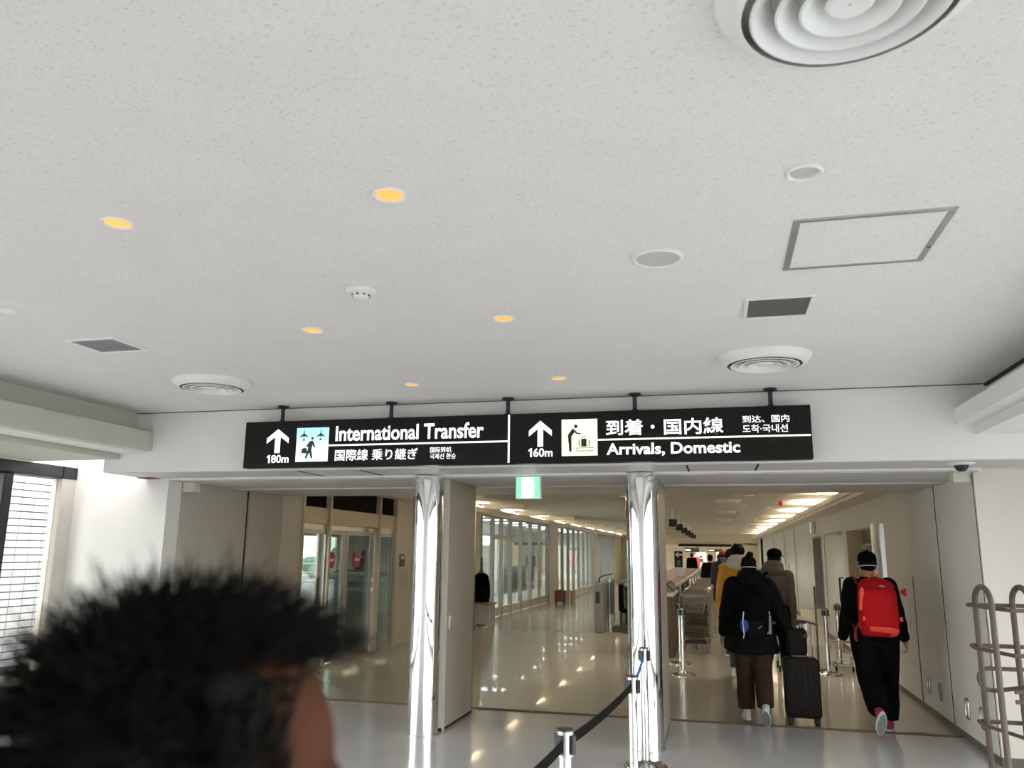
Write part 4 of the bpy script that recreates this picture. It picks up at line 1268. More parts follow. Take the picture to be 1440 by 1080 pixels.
MB().box(-2.33, 49.84, 2.095, 0.68, 49.95, 2.10).build('lower_edge', M['black'], t)
for (x, y, z, w, h, m, lb) in ((-1.9, 60, 1.93, 1.0, 0.30, 'signblk', 'dark hanging sign at the left of the far hall'),
                               (-0.3, 66, 1.95, 1.1, 0.20, 'signblk', 'dark hanging sign at the middle of the far hall'),
                               (-1.55, 72, 1.30, 0.9, 1.0, 'paper', 'white poster board with dark figure in the far hall'),
                               (0.2, 74, 1.35, 1.0, 1.0, 'paper', 'white poster board farther right in the far hall')):
    t = thing('hall_sign', lb, 'sign', (x, y, 0))
    MB().cbox(x - w / 2, y, z - h / 2, x + w / 2, y + 0.08, z + h / 2, 0.01).build('face', M[m], t)
    if m == 'signblk':
        for q in (-0.35, 0.35):
            MB().cyl((x + q * w, y + 0.04, z + h / 2), (x + q * w, y + 0.04, 3.4), 0.02, n=6).build('rod', M['black'], t)
        MB().box(x - w * .45, y - 0.005, z - h * .2, x - w * .1, y, z + h * .15).build('lettering_band', M['letter'], t)
    else:
        MB().box(x - 0.04, y, 0, x + 0.04, y + 0.06, z - h / 2).build('pole', M['steeld'], t)
        MB().ell((x, y - 0.005, z + .12), (.10, .01, .12), 12, 8).box(x - .2, y - 0.01, z - .35, x + .2, y, z - .02).build('figure_print', M['grey'], t)
for i, (x, y) in enumerate(((-3, 55), (-3, 62), (-3, 69), (1, 55), (1, 62), (1, 69))):
    t = thing('hall_light', ('left' if x < 0 else 'right') + ' ceiling light panel, ' + ordinal(i % 3) + ' row of the far hall', 'ceiling light', (x, y, 3.4))
    MB().box(x - 1.4, y - 0.5, 3.36, x + 1.4, y + 0.5, 3.40).build('frame', M['white'], t)
    MB().box(x - 1.3, y - 0.4, 3.352, x + 1.3, y + 0.4, 3.362).build('diffuser', M['hallamp'], t)

# ================================================================== LEFT SIDE OF THE CORRIDOR
t = thing('side_table', 'small pink topped table against the beige wall', 'table', (-5.35, 18.6, 0))
MB().cbox(-5.62, 18.3, 0.50, -5.08, 18.85, 0.545, 0.008).build('table_top', M['pinkc'], t)
for x in (-5.57, -5.13):
    for y in (18.35, 18.8):
        MB().cyl((x, y, 0), (x, y, 0.50), 0.018, n=10).build('leg', M['lam'], t)
MB().box(-5.55, 18.75, 0.05, -5.15, 18.78, 0.5).build('modesty_panel', M['white'], t)
t = thing('backpack', 'dark green black bag sitting on the small pink table', 'bag', (-5.38, 18.6, 0.545))
MB().loft([[(-5.38 + rx * math.cos(a), 18.58 + ry * math.sin(a), z) for a in [2 * PI * k / 18 for k in range(18)]]
           for z, rx, ry in ((0.546, .12, .12), (0.555, .18, .16), (0.70, .21, .18), (0.98, .20, .17), (1.15, .16, .13), (1.20, .09, .07))]).build('body', M['blk'], t, True)
MB().loft([[(-5.31 + rx * math.cos(a), 18.44 + ry * math.sin(a), z) for a in [2 * PI * k / 14 for k in range(14)]]
           for z, rx, ry in ((0.60, .06, .03), (0.62, .10, .05), (0.80, .11, .06), (0.90, .07, .04))]).build('pocket', M['blkpuff'], t, True)
MB().tube([(-5.45, 18.58, 1.16), (-5.42, 18.56, 1.25), (-5.33, 18.56, 1.25), (-5.31, 18.58, 1.16)], 0.012, 6).build('handle', M['black'], t, True)
t = thing('floor_lamp_pole', 'thin dark pole rising behind the bag on the pink table', 'pole', (-5.52, 18.98, 0))
MB().cyl((-5.50, 18.98, 0.02), (-5.50, 18.98, 1.55), 0.03, n=12).build('pole', M['base'], t, True)
MB().lathe([(0.13, 0), (0.13, 0.015), (0.03, 0.03)], 20, (-5.50, 18.98, 0)).build('base', M['base'], t, True)


def suitcase(name, label, x0, x1, y0, y1, z1, m, handle=None, group=None, ribs=5):
    t = thing(name, label, 'suitcase', ((x0 + x1) / 2, (y0 + y1) / 2, 0))
    zb = 0.07
    MB().loft([[(cx, y, cz) for cx, cz in rrect(x0 + i, zb + i, x1 - i, z1 - i, 0.045, 5)] for y, i in
               ((y0, .02), (y0 + .012, .006), (y0 + .03, 0), (y1 - .03, 0), (y1 - .012, .006), (y1, .02))]).build('shell', M[m], t, True)
    for k in range(ribs):
        x = x0 + (x1 - x0) * (k + 1) / (ribs + 1)
        MB().cbox(x - 0.012, y0 - 0.004, zb + 0.06, x + 0.012, y0 + 0.01, z1 - 0.06, 0.004).build('rib', M[m], t)
    for x in (x0 + .045, x1 - .045):
        for y in (y0 + .05, y1 - .05):
            MB().cyl((x - .018, y, .028), (x + .018, y, .028), .028, n=14).cbox(x - .024, y - .022, .03, x + .024, y + .022, .08, .005).build('wheel', M['black'], t, True)
    MB().tube([((x0 + x1) / 2 - .07, (y0 + y1) / 2, z1), ((x0 + x1) / 2 - .06, (y0 + y1) / 2, z1 + .025), ((x0 + x1) / 2 + .06, (y0 + y1) / 2, z1 + .025), ((x0 + x1) / 2 + .07, (y0 + y1) / 2, z1)], .011, 6) \
        .build('carry_handle', M['black'], t, True)
    if handle:
        xc, yy, zt = handle
        MB().tube([(xc - .075, yy, z1 - .05), (xc - .075, yy, zt), (xc + .075, yy, zt), (xc + .075, yy, z1 - .05)], .009, 7).build('pull_handle', M['steel'], t, True)
        MB().cbox(xc - .085, yy - .014, zt - .014, xc + .085, yy + .014, zt + .014, .006).build('grip', M['black'], t)
    return t


suitcase('suitcase', 'rust brown suitcase standing by the pale pier of the glass wall', -5.42, -5.06, 27.5, 27.75, 0.44, 'rust')
t = thing('carton', 'tan box standing right of the rust brown suitcase', 'box', (-4.95, 27.7, 0))
MB().cbox(-5.04, 27.5, 0.0, -4.76, 27.9, 0.43, 0.006).build('box', M['card'], t)
MB().box(-4.91, 27.495, 0.0, -4.88, 27.905, 0.433).build('tape', M['paper'], t)
# lounge furniture behind the glass
t = thing('lattice_screen', 'white lattice screen behind the glass wall at left', 'screen', (-6.6, 23, 0))
b = MB()
for k in range(8):
    z = 0.9 + 0.12 * k
    for q in range(6):
        y = 22.4 + 0.2 * q
        b.tube([(-6.6, y, z), (-6.6, y + .2, z + .12)], .018, 5).tube([(-6.6, y + .2, z), (-6.6, y, z + .12)], .018, 5)
o = b.build('lattice', M['white'], t)
o['kind'] = 'stuff'
MB().cbox(-6.63, 22.34, 0, -6.57, 22.4, 1.9, .005).build('post', M['white'], t)
MB().cbox(-6.63, 23.6, 0, -6.57, 23.66, 1.9, .005).build('post', M['white'], t)
t = thing('partition', 'pale blue glazed partition with grey base inside the lounge', 'partition', (-6.75, 29, 0))
MB().cbox(-6.85, 26.0, 0.95, -6.78, 32.0, 2.45, .006).build('blue_panel', M['paleblue'], t)
MB().cbox(-6.90, 26.0, 0.35, -6.75, 32.0, 0.95, .006).build('grey_base', M['greyc'], t)
for y in (26.0, 27.5, 29.0, 30.5, 31.95):
    MB().cbox(-6.88, y - .03, 0, -6.76, y + .03, 2.45, .004).build('post', M['steel'], t)
for i, y in enumerate((20.6, 21.6, 33.5, 34.6, 35.7)):
    t = thing('lounge_chair', 'grey lounge seat behind the glass, ' + ordinal(i) + ' from the near end', 'chair', (-7.2, y, 0), 0, 'seats in the lounge')
    MB().cbox(-7.5, y - .27, .36, -6.95, y + .27, .46, .03).build('seat', M['greyc'], t)
    MB().cbox(-7.55, y - .27, .46, -7.45, y + .27, .92, .03).build('backrest', M['greyc'], t)
    for x in (-7.48, -7.0):
        for dy in (-.23, .23):
            MB().cyl((x, y + dy, 0), (x, y + dy, .37), .016, n=8).build('leg', M['steel'], t)

# ================================================================== TUBE RACK AT THE RIGHT EDGE
rk = thing('tube_rack', 'bronze tube rack of looped uprights against the right front wall', 'rack', (1.95, 6.3, 0))


def loop_up(xa, ya, xb, yb, z):
    """two uprights joined by a half round at the top"""
    c = Vector(((xa + xb) / 2, (ya + yb) / 2, z - .07))
    d = Vector((xb - xa, yb - ya, 0)) / 2
    pts = [(xa, ya, 0.0), (xa, ya, z - .07)]
    for i in range(1, 10):
        a = PI - PI * i / 10
        pts.append(c + d * math.cos(a) + Vector((0, 0, .11 * math.sin(a))))
    return pts + [(xb, yb, z - .07), (xb, yb, 0.0)]


for x in (1.70, 1.93, 2.16, 2.33):
    MB().tube(loop_up(x, 6.40, x + 0.005, 6.06, 1.46), .019, 9).build('upright_loop', M['bronze'], rk, True)
for z, zz in ((1.37, 1.37), (1.10, 1.09), (0.61, 0.60)):
    MB().tube([(1.66, 6.42, z), (2.34, 6.42, z)], .014, 8).build('rail', M['bronze'], rk, True)
    MB().tube([(1.655, 6.42, z), (1.66, 6.36, zz), (1.80, 6.04, zz - .01)], .013, 8).build('side_arm', M['bronze'], rk, True)
    MB().tube([(1.80, 6.04, zz - .01), (2.34, 6.04, zz - .01)], .013, 8).build('rail', M['bronze'], rk, True)
pts = [(2.34, 6.40, .955), (1.74, 6.40, .955)]
for i in range(1, 9):
    a = PI / 2 + PI * i / 9
    pts.append((1.74 + .065 * math.cos(a), 6.40, .885 + .07 * math.sin(a)))
pts += [(1.76, 6.38, .815), (1.92, 6.05, .90)]
MB().tube(pts, .014, 8).build('basket_loop', M['bronze'], rk, True)
MB().tube([(1.78, 6.04, .86), (2.34, 6.04, .86)], .013, 8).build('rail', M['bronze'], rk, True)
MB().tube([(1.78, 6.04, .80), (2.34, 6.04, .80)], .013, 8).build('rail', M['bronze'], rk, True)
MB().cbox(1.78, 6.02, 0.10, 2.4, 6.44, .13, .006).build('bottom_shelf', M['bronze'], rk)
t = thing('paper_sheet', 'pale sheet of paper hanging in the bronze tube rack', 'paper', (2.15, 6.3, 1.3))
MB().cbox(1.99, 6.412, 1.18, 2.14, 6.418, 1.33, .001).build('sheet', M['paper'], t)
MB().box(2.01, 6.409, 1.27, 2.11, 6.413, 1.30).build('print_block', M['pinkc'], t)
# ================================================================== PEOPLE
def remeshed(mb, name, m, parent, vox, smooth_it=2, disp=0.0, dscale=8.0, sub=None):
    """closed pieces of mb fused into one continuous surface"""
    me = mb.mesh(name, m)
    o = bpy.data.objects.new(name, me)
    COL.objects.link(o)
    md = o.modifiers.new('fuse', 'REMESH')
    md.mode = 'VOXEL'
    md.voxel_size = vox
    md.use_smooth_shade = True
    if smooth_it:
        sm = o.modifiers.new('smooth', 'SMOOTH')
        sm.iterations = smooth_it
        sm.factor = 0.5
    dg = bpy.context.evaluated_depsgraph_get()
    dg.update()
    me2 = bpy.data.meshes.new_from_object(o.evaluated_get(dg))
    bpy.data.objects.remove(o)
    if disp:
        ns = [v.normal.copy() for v in me2.vertices]
        for v, n in zip(me2.vertices, ns):
            v.co += n * (mnoise.noise(v.co * dscale) * disp)
    me2.name = name
    me2.materials.clear()
    me2.materials.append(m)
    me2.shade_smooth()
    p = bpy.data.objects.new(name, me2)
    COL.objects.link(p)
    p.parent = parent
    return p


def ring(c, rx, ry, n=20, tilt=0.0, e=2.3):
    """one body section: a rounded oval in x, y at height c.z, leaning forward by tilt"""
    pts = []
    for k in range(n):
        a = 2 * PI * k / n
        ca, sa = math.cos(a), math.sin(a)
        x = rx * math.copysign(abs(ca) ** (2 / e), ca)
        y = ry * math.copysign(abs(sa) ** (2 / e), sa)
        pts.append(Vector((c[0] + x, c[1] + y * math.cos(tilt), c[2] + y * math.sin(tilt))))
    return pts


def hand(mb, w, d, palm, out, k=1.0, curl=0.5):
    """palm and five bent fingers; w wrist, d along the hand, palm = where the palm faces, out = thumb side"""
    d = d.normalized(); palm = (palm - d * palm.dot(d)).normalized()
    out = (out - d * out.dot(d)); out = (out - palm * out.dot(palm)).normalized()
    rot = Matrix((out, palm, d)).transposed()
    mb.ell(w + d * .045 * k, (.042 * k, .017 * k, .055 * k), 12, 8, rot)
    mb.cap(w - d * .01, w + d * .03 * k, .024 * k, .028 * k, 10)
    for i, (o, L) in enumerate(((.031, .070), (.0105, .080), (-.0105, .074), (-.030, .058))):
        p = w + d * .085 * k + out * o * k
        mb.cap(w + d * .05 * k + out * o * .9 * k, p, .0095 * k, .0092 * k, 8)
        a = curl * (0.35 + 0.1 * i)
        for s, f in enumerate((.42, .32, .26)):
            q = p + (d * math.cos(a) + palm * math.sin(a)) * L * f * k
            mb.cap(p, q, (.0090 - .0008 * s) * k, (.0082 - .0008 * s) * k, 8)
            p = q
            a += curl * 0.75
    p = w + d * .02 * k + out * .03 * k
    q = p + (d * .7 + out * .65 + palm * .25).normalized() * .038 * k
    r = q + (d * .9 + out * .2 + palm * .45).normalized() * .030 * k
    mb.cap(p, q, .0125 * k, .0105 * k, 8)
    mb.cap(q, r, .0100 * k, .0080 * k, 8)


def back_strap(t, info, m='mask', z=-.0):
    H = info['H']
    pts = [H(.094 * math.cos(a), -.02 + .112 * math.sin(a), z - .018 * math.sin(a)) for a in [PI + PI * i / 14 for i in range(15)]]
    MB().tube(pts, .0045, 6).build('mask_strap', M[m], t, True, world=False)


def person(label, loc, rz, h, jacket, trousers, shoe, hairm, legs, arms, vox=.008, jbot=.80, puff=.02, lean=.05, hood=None, hairs='short',
           skin='skin', mask=True, curl=.5, head_turn=0.0, legw=1.0, soles='soleW', toeout=0.12, group=None, shoes=True, jw=1.0, hem=0.12, cuff=True):
    """legs: for each side (thigh swing, knee bend, foot pitch); arms: (swing, out, elbow bend, inward)"""
    k = h / 1.70
    t = thing('person', label, 'person', loc, rz, group)
    # ---------------- joints (local, facing +y)
    hipz = .90 * k
    J = {}
    low = 9
    for s, (a, b, fp) in zip((-1, 1), legs):
        hp = Vector((s * .088 * k, 0, hipz))
        kn = hp + Vector((s * .012, math.sin(a), -math.cos(a))) * .43 * k
        an = kn + Vector((0, math.sin(a - b), -math.cos(a - b))) * .40 * k
        ft = Matrix.Translation(an) @ Matrix.Rotation(-s * toeout, 4, 'Z') @ Matrix.Rotation(fp, 4, 'X')
        pts = [ft @ Vector((x, y, -.085 * k)) for x in (-.04, .04) for y in (-.07 * k, .19 * k)]
        low = min(low, min(p.z for p in pts))
        J[s] = [hp, kn, an, ft]
    dz = Vector((0, 0, -low))
    for s in J:
        J[s] = [p + dz for p in J[s][:3]] + [Matrix.Translation(dz) @ J[s][3]]
    pel = Vector((0, 0, hipz)) + dz
    z0 = pel.z

    def tor(z, extra=0.0):          # torso centre line leans forward a little
        return Vector((0, lean * (z - .9 * k) / (.55 * k) * .9 + extra, z + dz.z))
    sh = {s: tor(1.385 * k) + Vector((s * .175 * k, -.005, 0)) for s in (-1, 1)}
    A = {}
    for s, (sw, ab, el, inw) in zip((-1, 1), arms):
        R1 = Matrix.Rotation(-s * ab, 3, 'Y') @ Matrix.Rotation(sw, 3, 'X')
        d1 = R1 @ Vector((0, 0, -1))
        e = sh[s] + d1 * .295 * k
        d2 = R1 @ (Matrix.Rotation(el, 3, 'X') @ Vector((0, 0, -1)))
        d2 = (d2 + Vector((-s * inw, 0, 0))).normalized()
        w = e + d2 * .25 * k
        A[s] = (sh[s], e, w, d2)
    hc = tor(1.585 * k, .015) + Vector((0, .02, 0))
    hr = Matrix.Rotation(head_turn, 3, 'Z')
    H = lambda x, y, z: hc + hr @ Vector((x, y, z)) * k
    # ---------------- body: one continuous surface
    b = MB()
    b.loft([ring(tor(z * k), rx * k, ry * k) for z, rx, ry in ((.84, .150, .105), (.92, .165, .115), (1.02, .150, .100), (1.12, .140, .095), (1.25, .165, .105),
                                                               (1.34, .175, .10), (1.40, .150, .085), (1.44, .075, .065))])
    b.cap(tor(1.40 * k), hc + Vector((0, -.015, -.06 * k)), .058 * k, .055 * k, 14)
    b.ell(H(0, -.008, .035), (.076 * k, .097 * k, .090 * k), 24, 16, hr)               # skull
    b.ell(H(0, .022, -.045), (.060 * k, .066 * k, .078 * k), 20, 14, hr)               # jaw
    b.ell(H(0, .080, -.10), (.026 * k, .020 * k, .018 * k), 12, 8, hr)                 # chin
    b.cap(H(0, .090, .012), H(0, .108, -.030), .009 * k, .014 * k, 10)                 # nose
    b.ell(H(0, .084, -.062), (.025 * k, .012 * k, .010 * k), 12, 8, hr)                # lips
    for s in (-1, 1):
        b.ell(H(s * .030, .074, .020), (.020 * k, .020 * k, .010 * k), 10, 8, hr)      # brow
        b.ell(H(s * .031, .078, .004), (.013 * k, .013 * k, .010 * k), 10, 8, hr)      # eye
        b.ell(H(s * .040, .062, -.030), (.022 * k, .024 * k, .022 * k), 10, 8, hr)     # cheek
        b.ell(H(s * .078, -.004, -.008), (.009 * k, .018 * k, .032 * k), 10, 8, hr)    # ear
        hp, kn, an, ft = J[s]
        b.cap(hp, kn, .080 * k * legw, .052 * k, 14)
        b.cap(kn, an, .052 * k, .036 * k, 14)
        b.ell(kn + (an - kn) * .3 + Vector((0, -.015 * k, 0)), (.048 * k, .050 * k, .10 * k), 12, 8)
        b.cap(an, ft @ Vector((0, .13 * k, -.055 * k)), .034 * k, .026 * k, 10)
        b.ell(ft @ Vector((0, -.02 * k, -.05 * k)), (.030 * k, .036 * k, .032 * k), 10, 8)
        p, e, w, d2 = A[s]
        b.ell(p, (.055 * k,) * 3, 12, 8)
        b.cap(p, e, .048 * k, .038 * k, 12)
        b.cap(e, w, .038 * k, .025 * k, 12)
        hand(b, w, d2, Vector((-s, .25, 0)), Vector((0, 1, 0)), k, curl)
    remeshed(b, 'body', M[skin], t, vox, 1)
    # ---------------- trousers
    b = MB()
    g = .016
    b.loft([ring(tor(z * k), rx * k + g, ry * k + g) for z, rx, ry in ((.80, .140, .100), (.86, .160, .112), (.95, .165, .112), (1.04, .152, .102))])
    for s in (-1, 1):
        hp, kn, an, ft = J[s]
        b.cap(hp, kn, .088 * k * legw + g, .066 * k * legw + g, 16)
        lo = an + (kn - an).normalized() * .025 * k
        b.cyl(kn, lo, .064 * k * legw + g, (.052 * k * legw if cuff else .075 * k) + g, 16)
        b.ell(kn, (.066 * k * legw + g,) * 3, 12, 8)
    remeshed(b, 'trousers', M[trousers], t, max(vox, .012), 2, .008, 9)
    # ---------------- jacket
    b = MB()
    g = puff
    prof = [(jbot - .02, .150 + hem * .3, .118 + hem * .2), (jbot + .03, .158 + hem * .3, .125 + hem * .2), (.98, .165, .120), (1.10, .162, .118), (1.25, .180, .122), (1.34, .185, .112),
            (1.40, .150, .092), (1.45, .080, .078), (1.475, .066, .068)]
    b.loft([ring(tor(z * k), (rx * jw) * k + g, ry * k + g) for z, rx, ry in prof])
    for s in (-1, 1):
        p, e, w, d2 = A[s]
        b.ell(p, (.066 * k + g,) * 3, 14, 10)
        b.cap(p, e, .062 * k + g, .052 * k + g, 14)
        b.cap(e, w - d2 * .03 * k, .052 * k + g, .038 * k + g * .6, 14)
    if puff > .03:
        b.loft([ring(tor(1.44 * k), .095 * k, .09 * k), ring(tor(1.50 * k), .09 * k, .088 * k), ring(tor(1.53 * k), .08 * k, .08 * k)])
    jk = remeshed(b, 'jacket', M[jacket], t, max(vox, .012), 3, .010, 10)
    # ---------------- hood
    if hood:
        b = MB()
        b.ell(tor(1.45 * k) + Vector((0, -.07, 0)), (.155 * k, .10 * k, .085 * k), 18, 12)
        b.ell(tor(1.505 * k) + Vector((0, -.06, 0)), (.140 * k, .095 * k, .080 * k), 18, 12)
        b.ell(tor(1.47 * k) + Vector((0, .02, 0)), (.10 * k, .085 * k, .05 * k), 18, 12)
        remeshed(b, 'hood', M[hood], t, max(vox, .010), 2, .012, 14)
    # ---------------- shoes
    if shoes:
        for s in (-1, 1):
            ft = J[s][3]
            b = MB()
            b.ell((0, -.015 * k, -.045 * k), (.038 * k, .055 * k, .042 * k), 14, 10)
            b.ell((0, .08 * k, -.052 * k), (.044 * k, .085 * k, .030 * k), 14, 10)
            b.ell((0, .03 * k, -.030 * k), (.036 * k, .060 * k, .040 * k), 14, 10)
            b.cap((0, -.005, -.04 * k), (0, -.005, .005), .040 * k, .042 * k, 12)
            b.xf(ft)
            u = remeshed(b, 'shoe', M[shoe], t, max(vox, .009), 1)
            ol = []
            for q in range(24):
                a = 2 * PI * q / 24
                y = .055 * k + .130 * k * math.sin(a)
                ol.append((.046 * k * math.cos(a) * (1.0 + .12 * math.sin(a)), y))
            MB().prism(ol, -.090 * k, -.064 * k, 'z').xf(ft).build('midsole', M[soles], u, True, world=False)
            MB().prism([(x * .86, (y - .055 * k) * .9 + .055 * k) for x, y in ol], -.094 * k, -.088 * k, 'z').xf(ft).build('outsole', M['sole'], u, world=False)
    # ---------------- hair
    b = MB()
    if hairs in ('short', 'bun', 'long'):
        b.ell(H(0, -.022, .048), (.088 * k, .100 * k, .092 * k), 24, 16, hr)
        b.ell(H(0, -.045, .005), (.080 * k, .075 * k, .085 * k), 24, 16, hr)
        b.ell(H(0, .045, .100), (.062 * k, .045 * k, .030 * k), 16, 10, hr)
        if hairs == 'bun':
            b.ell(H(.015, -.055, .150), (.040 * k, .040 * k, .036 * k), 16, 10, hr)
        if hairs == 'long':
            b.loft([ring(H(0, -.07 - .01 * q, -.02 - .05 * q), (.075 - .004 * q) * k, (.04 - .003 * q) * k) for q in range(5)])
        remeshed(b, 'hair', M[hairm], t, max(vox * .8, .007), 1, .016, 28)
    elif hairs == 'cap':
        b.ell(H(0, -.028, .020), (.084 * k, .090 * k, .080 * k), 24, 16, hr)
        remeshed(b, 'hair', M['hair'], t, max(vox * .8, .007), 1, .008, 30)
        b = MB()
        b.lathe([(.093, .0), (.096, .02), (.090, .055), (.070, .085), (.035, .100), (.002, .104)], 28)
        b.xf(Matrix.Translation(H(0, -.010, .045)) @ Matrix.Rotation(head_turn, 4, 'Z') @ Matrix.Rotation(.06, 4, 'X') @ Matrix.Diagonal((k * .97, k * 1.1, k, 1)))
        c = b.build('cap', M[hairm], t, True, world=False)
        b = MB()
        b.loft([[Vector((.075 * math.cos(a) * w, .055 + y + .03 * math.sin(a), .045 + z)) for a, z in ((PI, 0), (PI * .5, .012), (0, 0), (0, -.006), (PI * .5, .006), (PI, -.006))] for y, w in ((.03, 1), (.075, .9), (.10, .6))])
        b.xf(Matrix.Translation(hc) @ Matrix.Rotation(head_turn, 4, 'Z'))
        b.build('visor', M[hairm], c, False, world=False)
    if mask:
        b = MB()
        b.ell(H(0, .052, -.052), (.062 * k, .066 * k, .058 * k), 18, 12, hr)
        mk = b.build('face_mask', M['mask'], t, True, world=False)
        for s in (-1, 1):
            MB().tube([H(s * .058, .055, -.03), H(s * .082, .0, -.012), H(s * .086, -.022, .0), H(s * .080, -.015, -.03), H(s * .058, .05, -.07)], .003, 5).build('ear_loop', M['mask'], mk, True, world=False)
    t['_h'] = 0
    del t['_h']
    return t, dict(A=A, J=J, tor=tor, H=H, k=k, dz=dz, sh=sh)


def P3(t, v):
    """local point of a person -> scene point"""
    return Matrix.Translation(t.location) @ (Matrix.Rotation(t.rotation_euler.z, 4, 'Z') @ Vector(v))


def pack_on(par_loc, secs_w, name, label, m, z0, z1, cx, yb, dep, group=None):
    """rounded backpack body; its back at y = yb, bulging towards -y"""
    t = thing(name, label, 'bag', par_loc)
    secs = []
    for f, w, d in secs_w:
        z = z0 + (z1 - z0) * f
        secs.append([(cx + w * math.copysign(abs(math.cos(a)) ** .6, math.cos(a)), yb - dep * d * .5 + dep * d * .5 * math.copysign(abs(math.sin(a)) ** .7, math.sin(a)), z)
                     for a in [2 * PI * q / 24 for q in range(24)]])
    MB().loft(secs).build('body', M[m], t, True)
    return t


def straps(t, info, m, par, yb, zt, zb, w=.022):
    for s in (-1, 1):
        tor, k = info['tor'], info['k']
        c = t.location
        pts = []
        for (x, y, z) in ((.085, yb, zt), (.10, -.07, 1.455), (.105, .02, 1.475), (.115, .115, 1.40), (.125, .145, 1.25), (.15, .09, 1.08), (.14, yb, zb)):
            base = tor(z * k)
            pts.append(Vector((c.x + s * x * k, c.y + base.y + y * k, base.z)))
        MB().tube(pts, w * .6, 6).build('shoulder_strap', M[m], par, True)


# ---------------------------------------------------------------- red backpack wearer
rm, ri = person('person in black with black cap wearing a big red backpack by the right wall', (1.475, 9.12, 0), 0.03, 1.70, 'blk', 'blk', 'pinkshoe', 'blk',
                legs=((-.30, .62, -1.0), (.16, .10, .0)), arms=((-.10, .22, .22, -.02), (.02, .22, .16, -.03)), jbot=.86, puff=.022, hairs='cap', legw=1.55, vox=.008, hem=.10, cuff=True, curl=.8)
rp_ = pack_on((1.55, 8.93, .92), ((0, .10, .45), (.02, .150, .66), (.08, .172, .85), (.25, .182, 1.0), (.5, .182, 1.0), (.75, .176, .92), (.9, .160, .75), (.97, .125, .5), (1, .07, .25)),
              'backpack', 'big red hiking backpack with bright coral base band, worn by the person in black', 'red', .915, 1.475, 1.545, 9.02, .24)
ol = []
MB().loft([[(1.545 + w * math.copysign(abs(math.cos(a)) ** .6, math.cos(a)), 9.022 - .12 * d + .122 * d * math.copysign(abs(math.sin(a)) ** .7, math.sin(a)), z + .035 * (1 - math.cos(a)) * .5 * q)
            for a in [2 * PI * i / 24 for i in range(24)]] for z, w, d, q in ((.912, .10, .45, .3), (.922, .152, .68, .6), (.955, .176, .88, 1), (.985, .182, .95, 1.6), (.995, .181, .94, 1.8))]) \
    .build('base_band', M['coral'], rp_, True)
MB().prism([(1.363 + a, 1.17 + b) for a, b in ((0, 0), (.06, .015), (.062, .12), (.05, .21), (.035, .225), (.014, .18))], 8.815, 8.86, 'y').build('side_panel', M['coral'], rp_)
MB().cbox(1.385, 8.78, 1.40, 1.70, 8.80 + .1, 1.405, .002).build('lid_seam', M['maroon'], rp_)
MB().prism([(1.555, 1.405), (1.585, 1.393), (1.625, 1.398), (1.60, 1.408), (1.575, 1.412)], 8.815, 8.835, 'y').build('logo_mark', M['mask'], rp_)
MB().tube([(1.49, 8.95, 1.46), (1.51, 8.97, 1.51), (1.58, 8.97, 1.51), (1.60, 8.95, 1.46)], .008, 6).build('haul_loop', M['coral'], rp_, True)
for x in (1.40, 1.735):
    MB().cbox(x - .014, 8.80, 1.075, x + .014, 8.83, 1.115, .004).build('buckle', M['coral'], rp_)
straps(rm, ri, 'maroon', rp_, -.10, 1.40, .98)
MB().tube([(1.37, 8.93, 1.04), (1.34, 8.98, .98), (1.335, 9.0, .90), (1.35, 9.0, .86)], .016, 6).build('hip_belt', M['maroon'], rp_, True)

rp_.location.x -= 0.055
# ---------------------------------------------------------------- woman with suitcase
wm, wi = person('person in black puffer jacket, brown trousers and white sneakers pulling dark luggage', (.30, 9.28, 0), 0.0, 1.62, 'blkpuff', 'brown', 'shoe', 'hair',
                legs=((.02, .04, .0), (-.22, .42, -.85)), arms=((-.05, .26, .25, .02), (-.12, .42, .18, -.02)), jbot=.70, puff=.045, hairs='bun', hood='blkpuff', legw=1.28, vox=.008, hem=.22, mask=True, jw=1.06, cuff=False)
back_strap(wm, wi)
back_strap(rm, ri, z=-.012)
bp_ = pack_on((.31, 9.1, .85), ((0, .12, .5), (.04, .155, .75), (.15, .170, .95), (.5, .168, 1.0), (.8, .150, .85), (.95, .11, .6), (1, .07, .35)),
              'backpack', 'black backpack with blue pouch and bottle worn over the black puffer jacket', 'blk', .86, 1.32, .31, 9.16, .20)
MB().ell((.215, 8.935, .98), (.045, .03, .07), 16, 10).build('blue_pouch', M['blue'], bp_, True)
MB().tube([(.215, 8.92, 1.12), (.20, 8.91, 1.02), (.21, 8.905, .90), (.20, 8.905, .86)], .006, 5).build('cord', M['mask'], bp_, True)
bt = MB().cyl((.455, 9.03, .90), (.455, 9.03, 1.07), .032, n=18).build('bottle', M['concrete'], bp_, True)
MB().lathe([(.032, 1.07), (.022, 1.085), (.022, 1.12), (.003, 1.122)], 18, (.455, 9.03, 0)).build('cap', M['mask'], bt, True)
MB().cbox(.24, 8.95, .86, .42, 8.97, 1.04, .012).build('front_pocket', M['blkpuff'], bp_)
MB().prism([(.345, .955), (.385, .975), (.39, .985), (.36, .965)], 8.944, 8.951, 'y').build('logo_mark', M['mask'], bp_)
straps(wm, wi, 'blk', bp_, -.12, 1.30, .95)
for s in (-1, 1):
    MB().box(.31 + s * .085 - .03, 9.02, 1.345 if False else 1.30, .31 + s * .085 + .03, 9.05, 1.31).build('strap_patch', M['blk'], bp_)

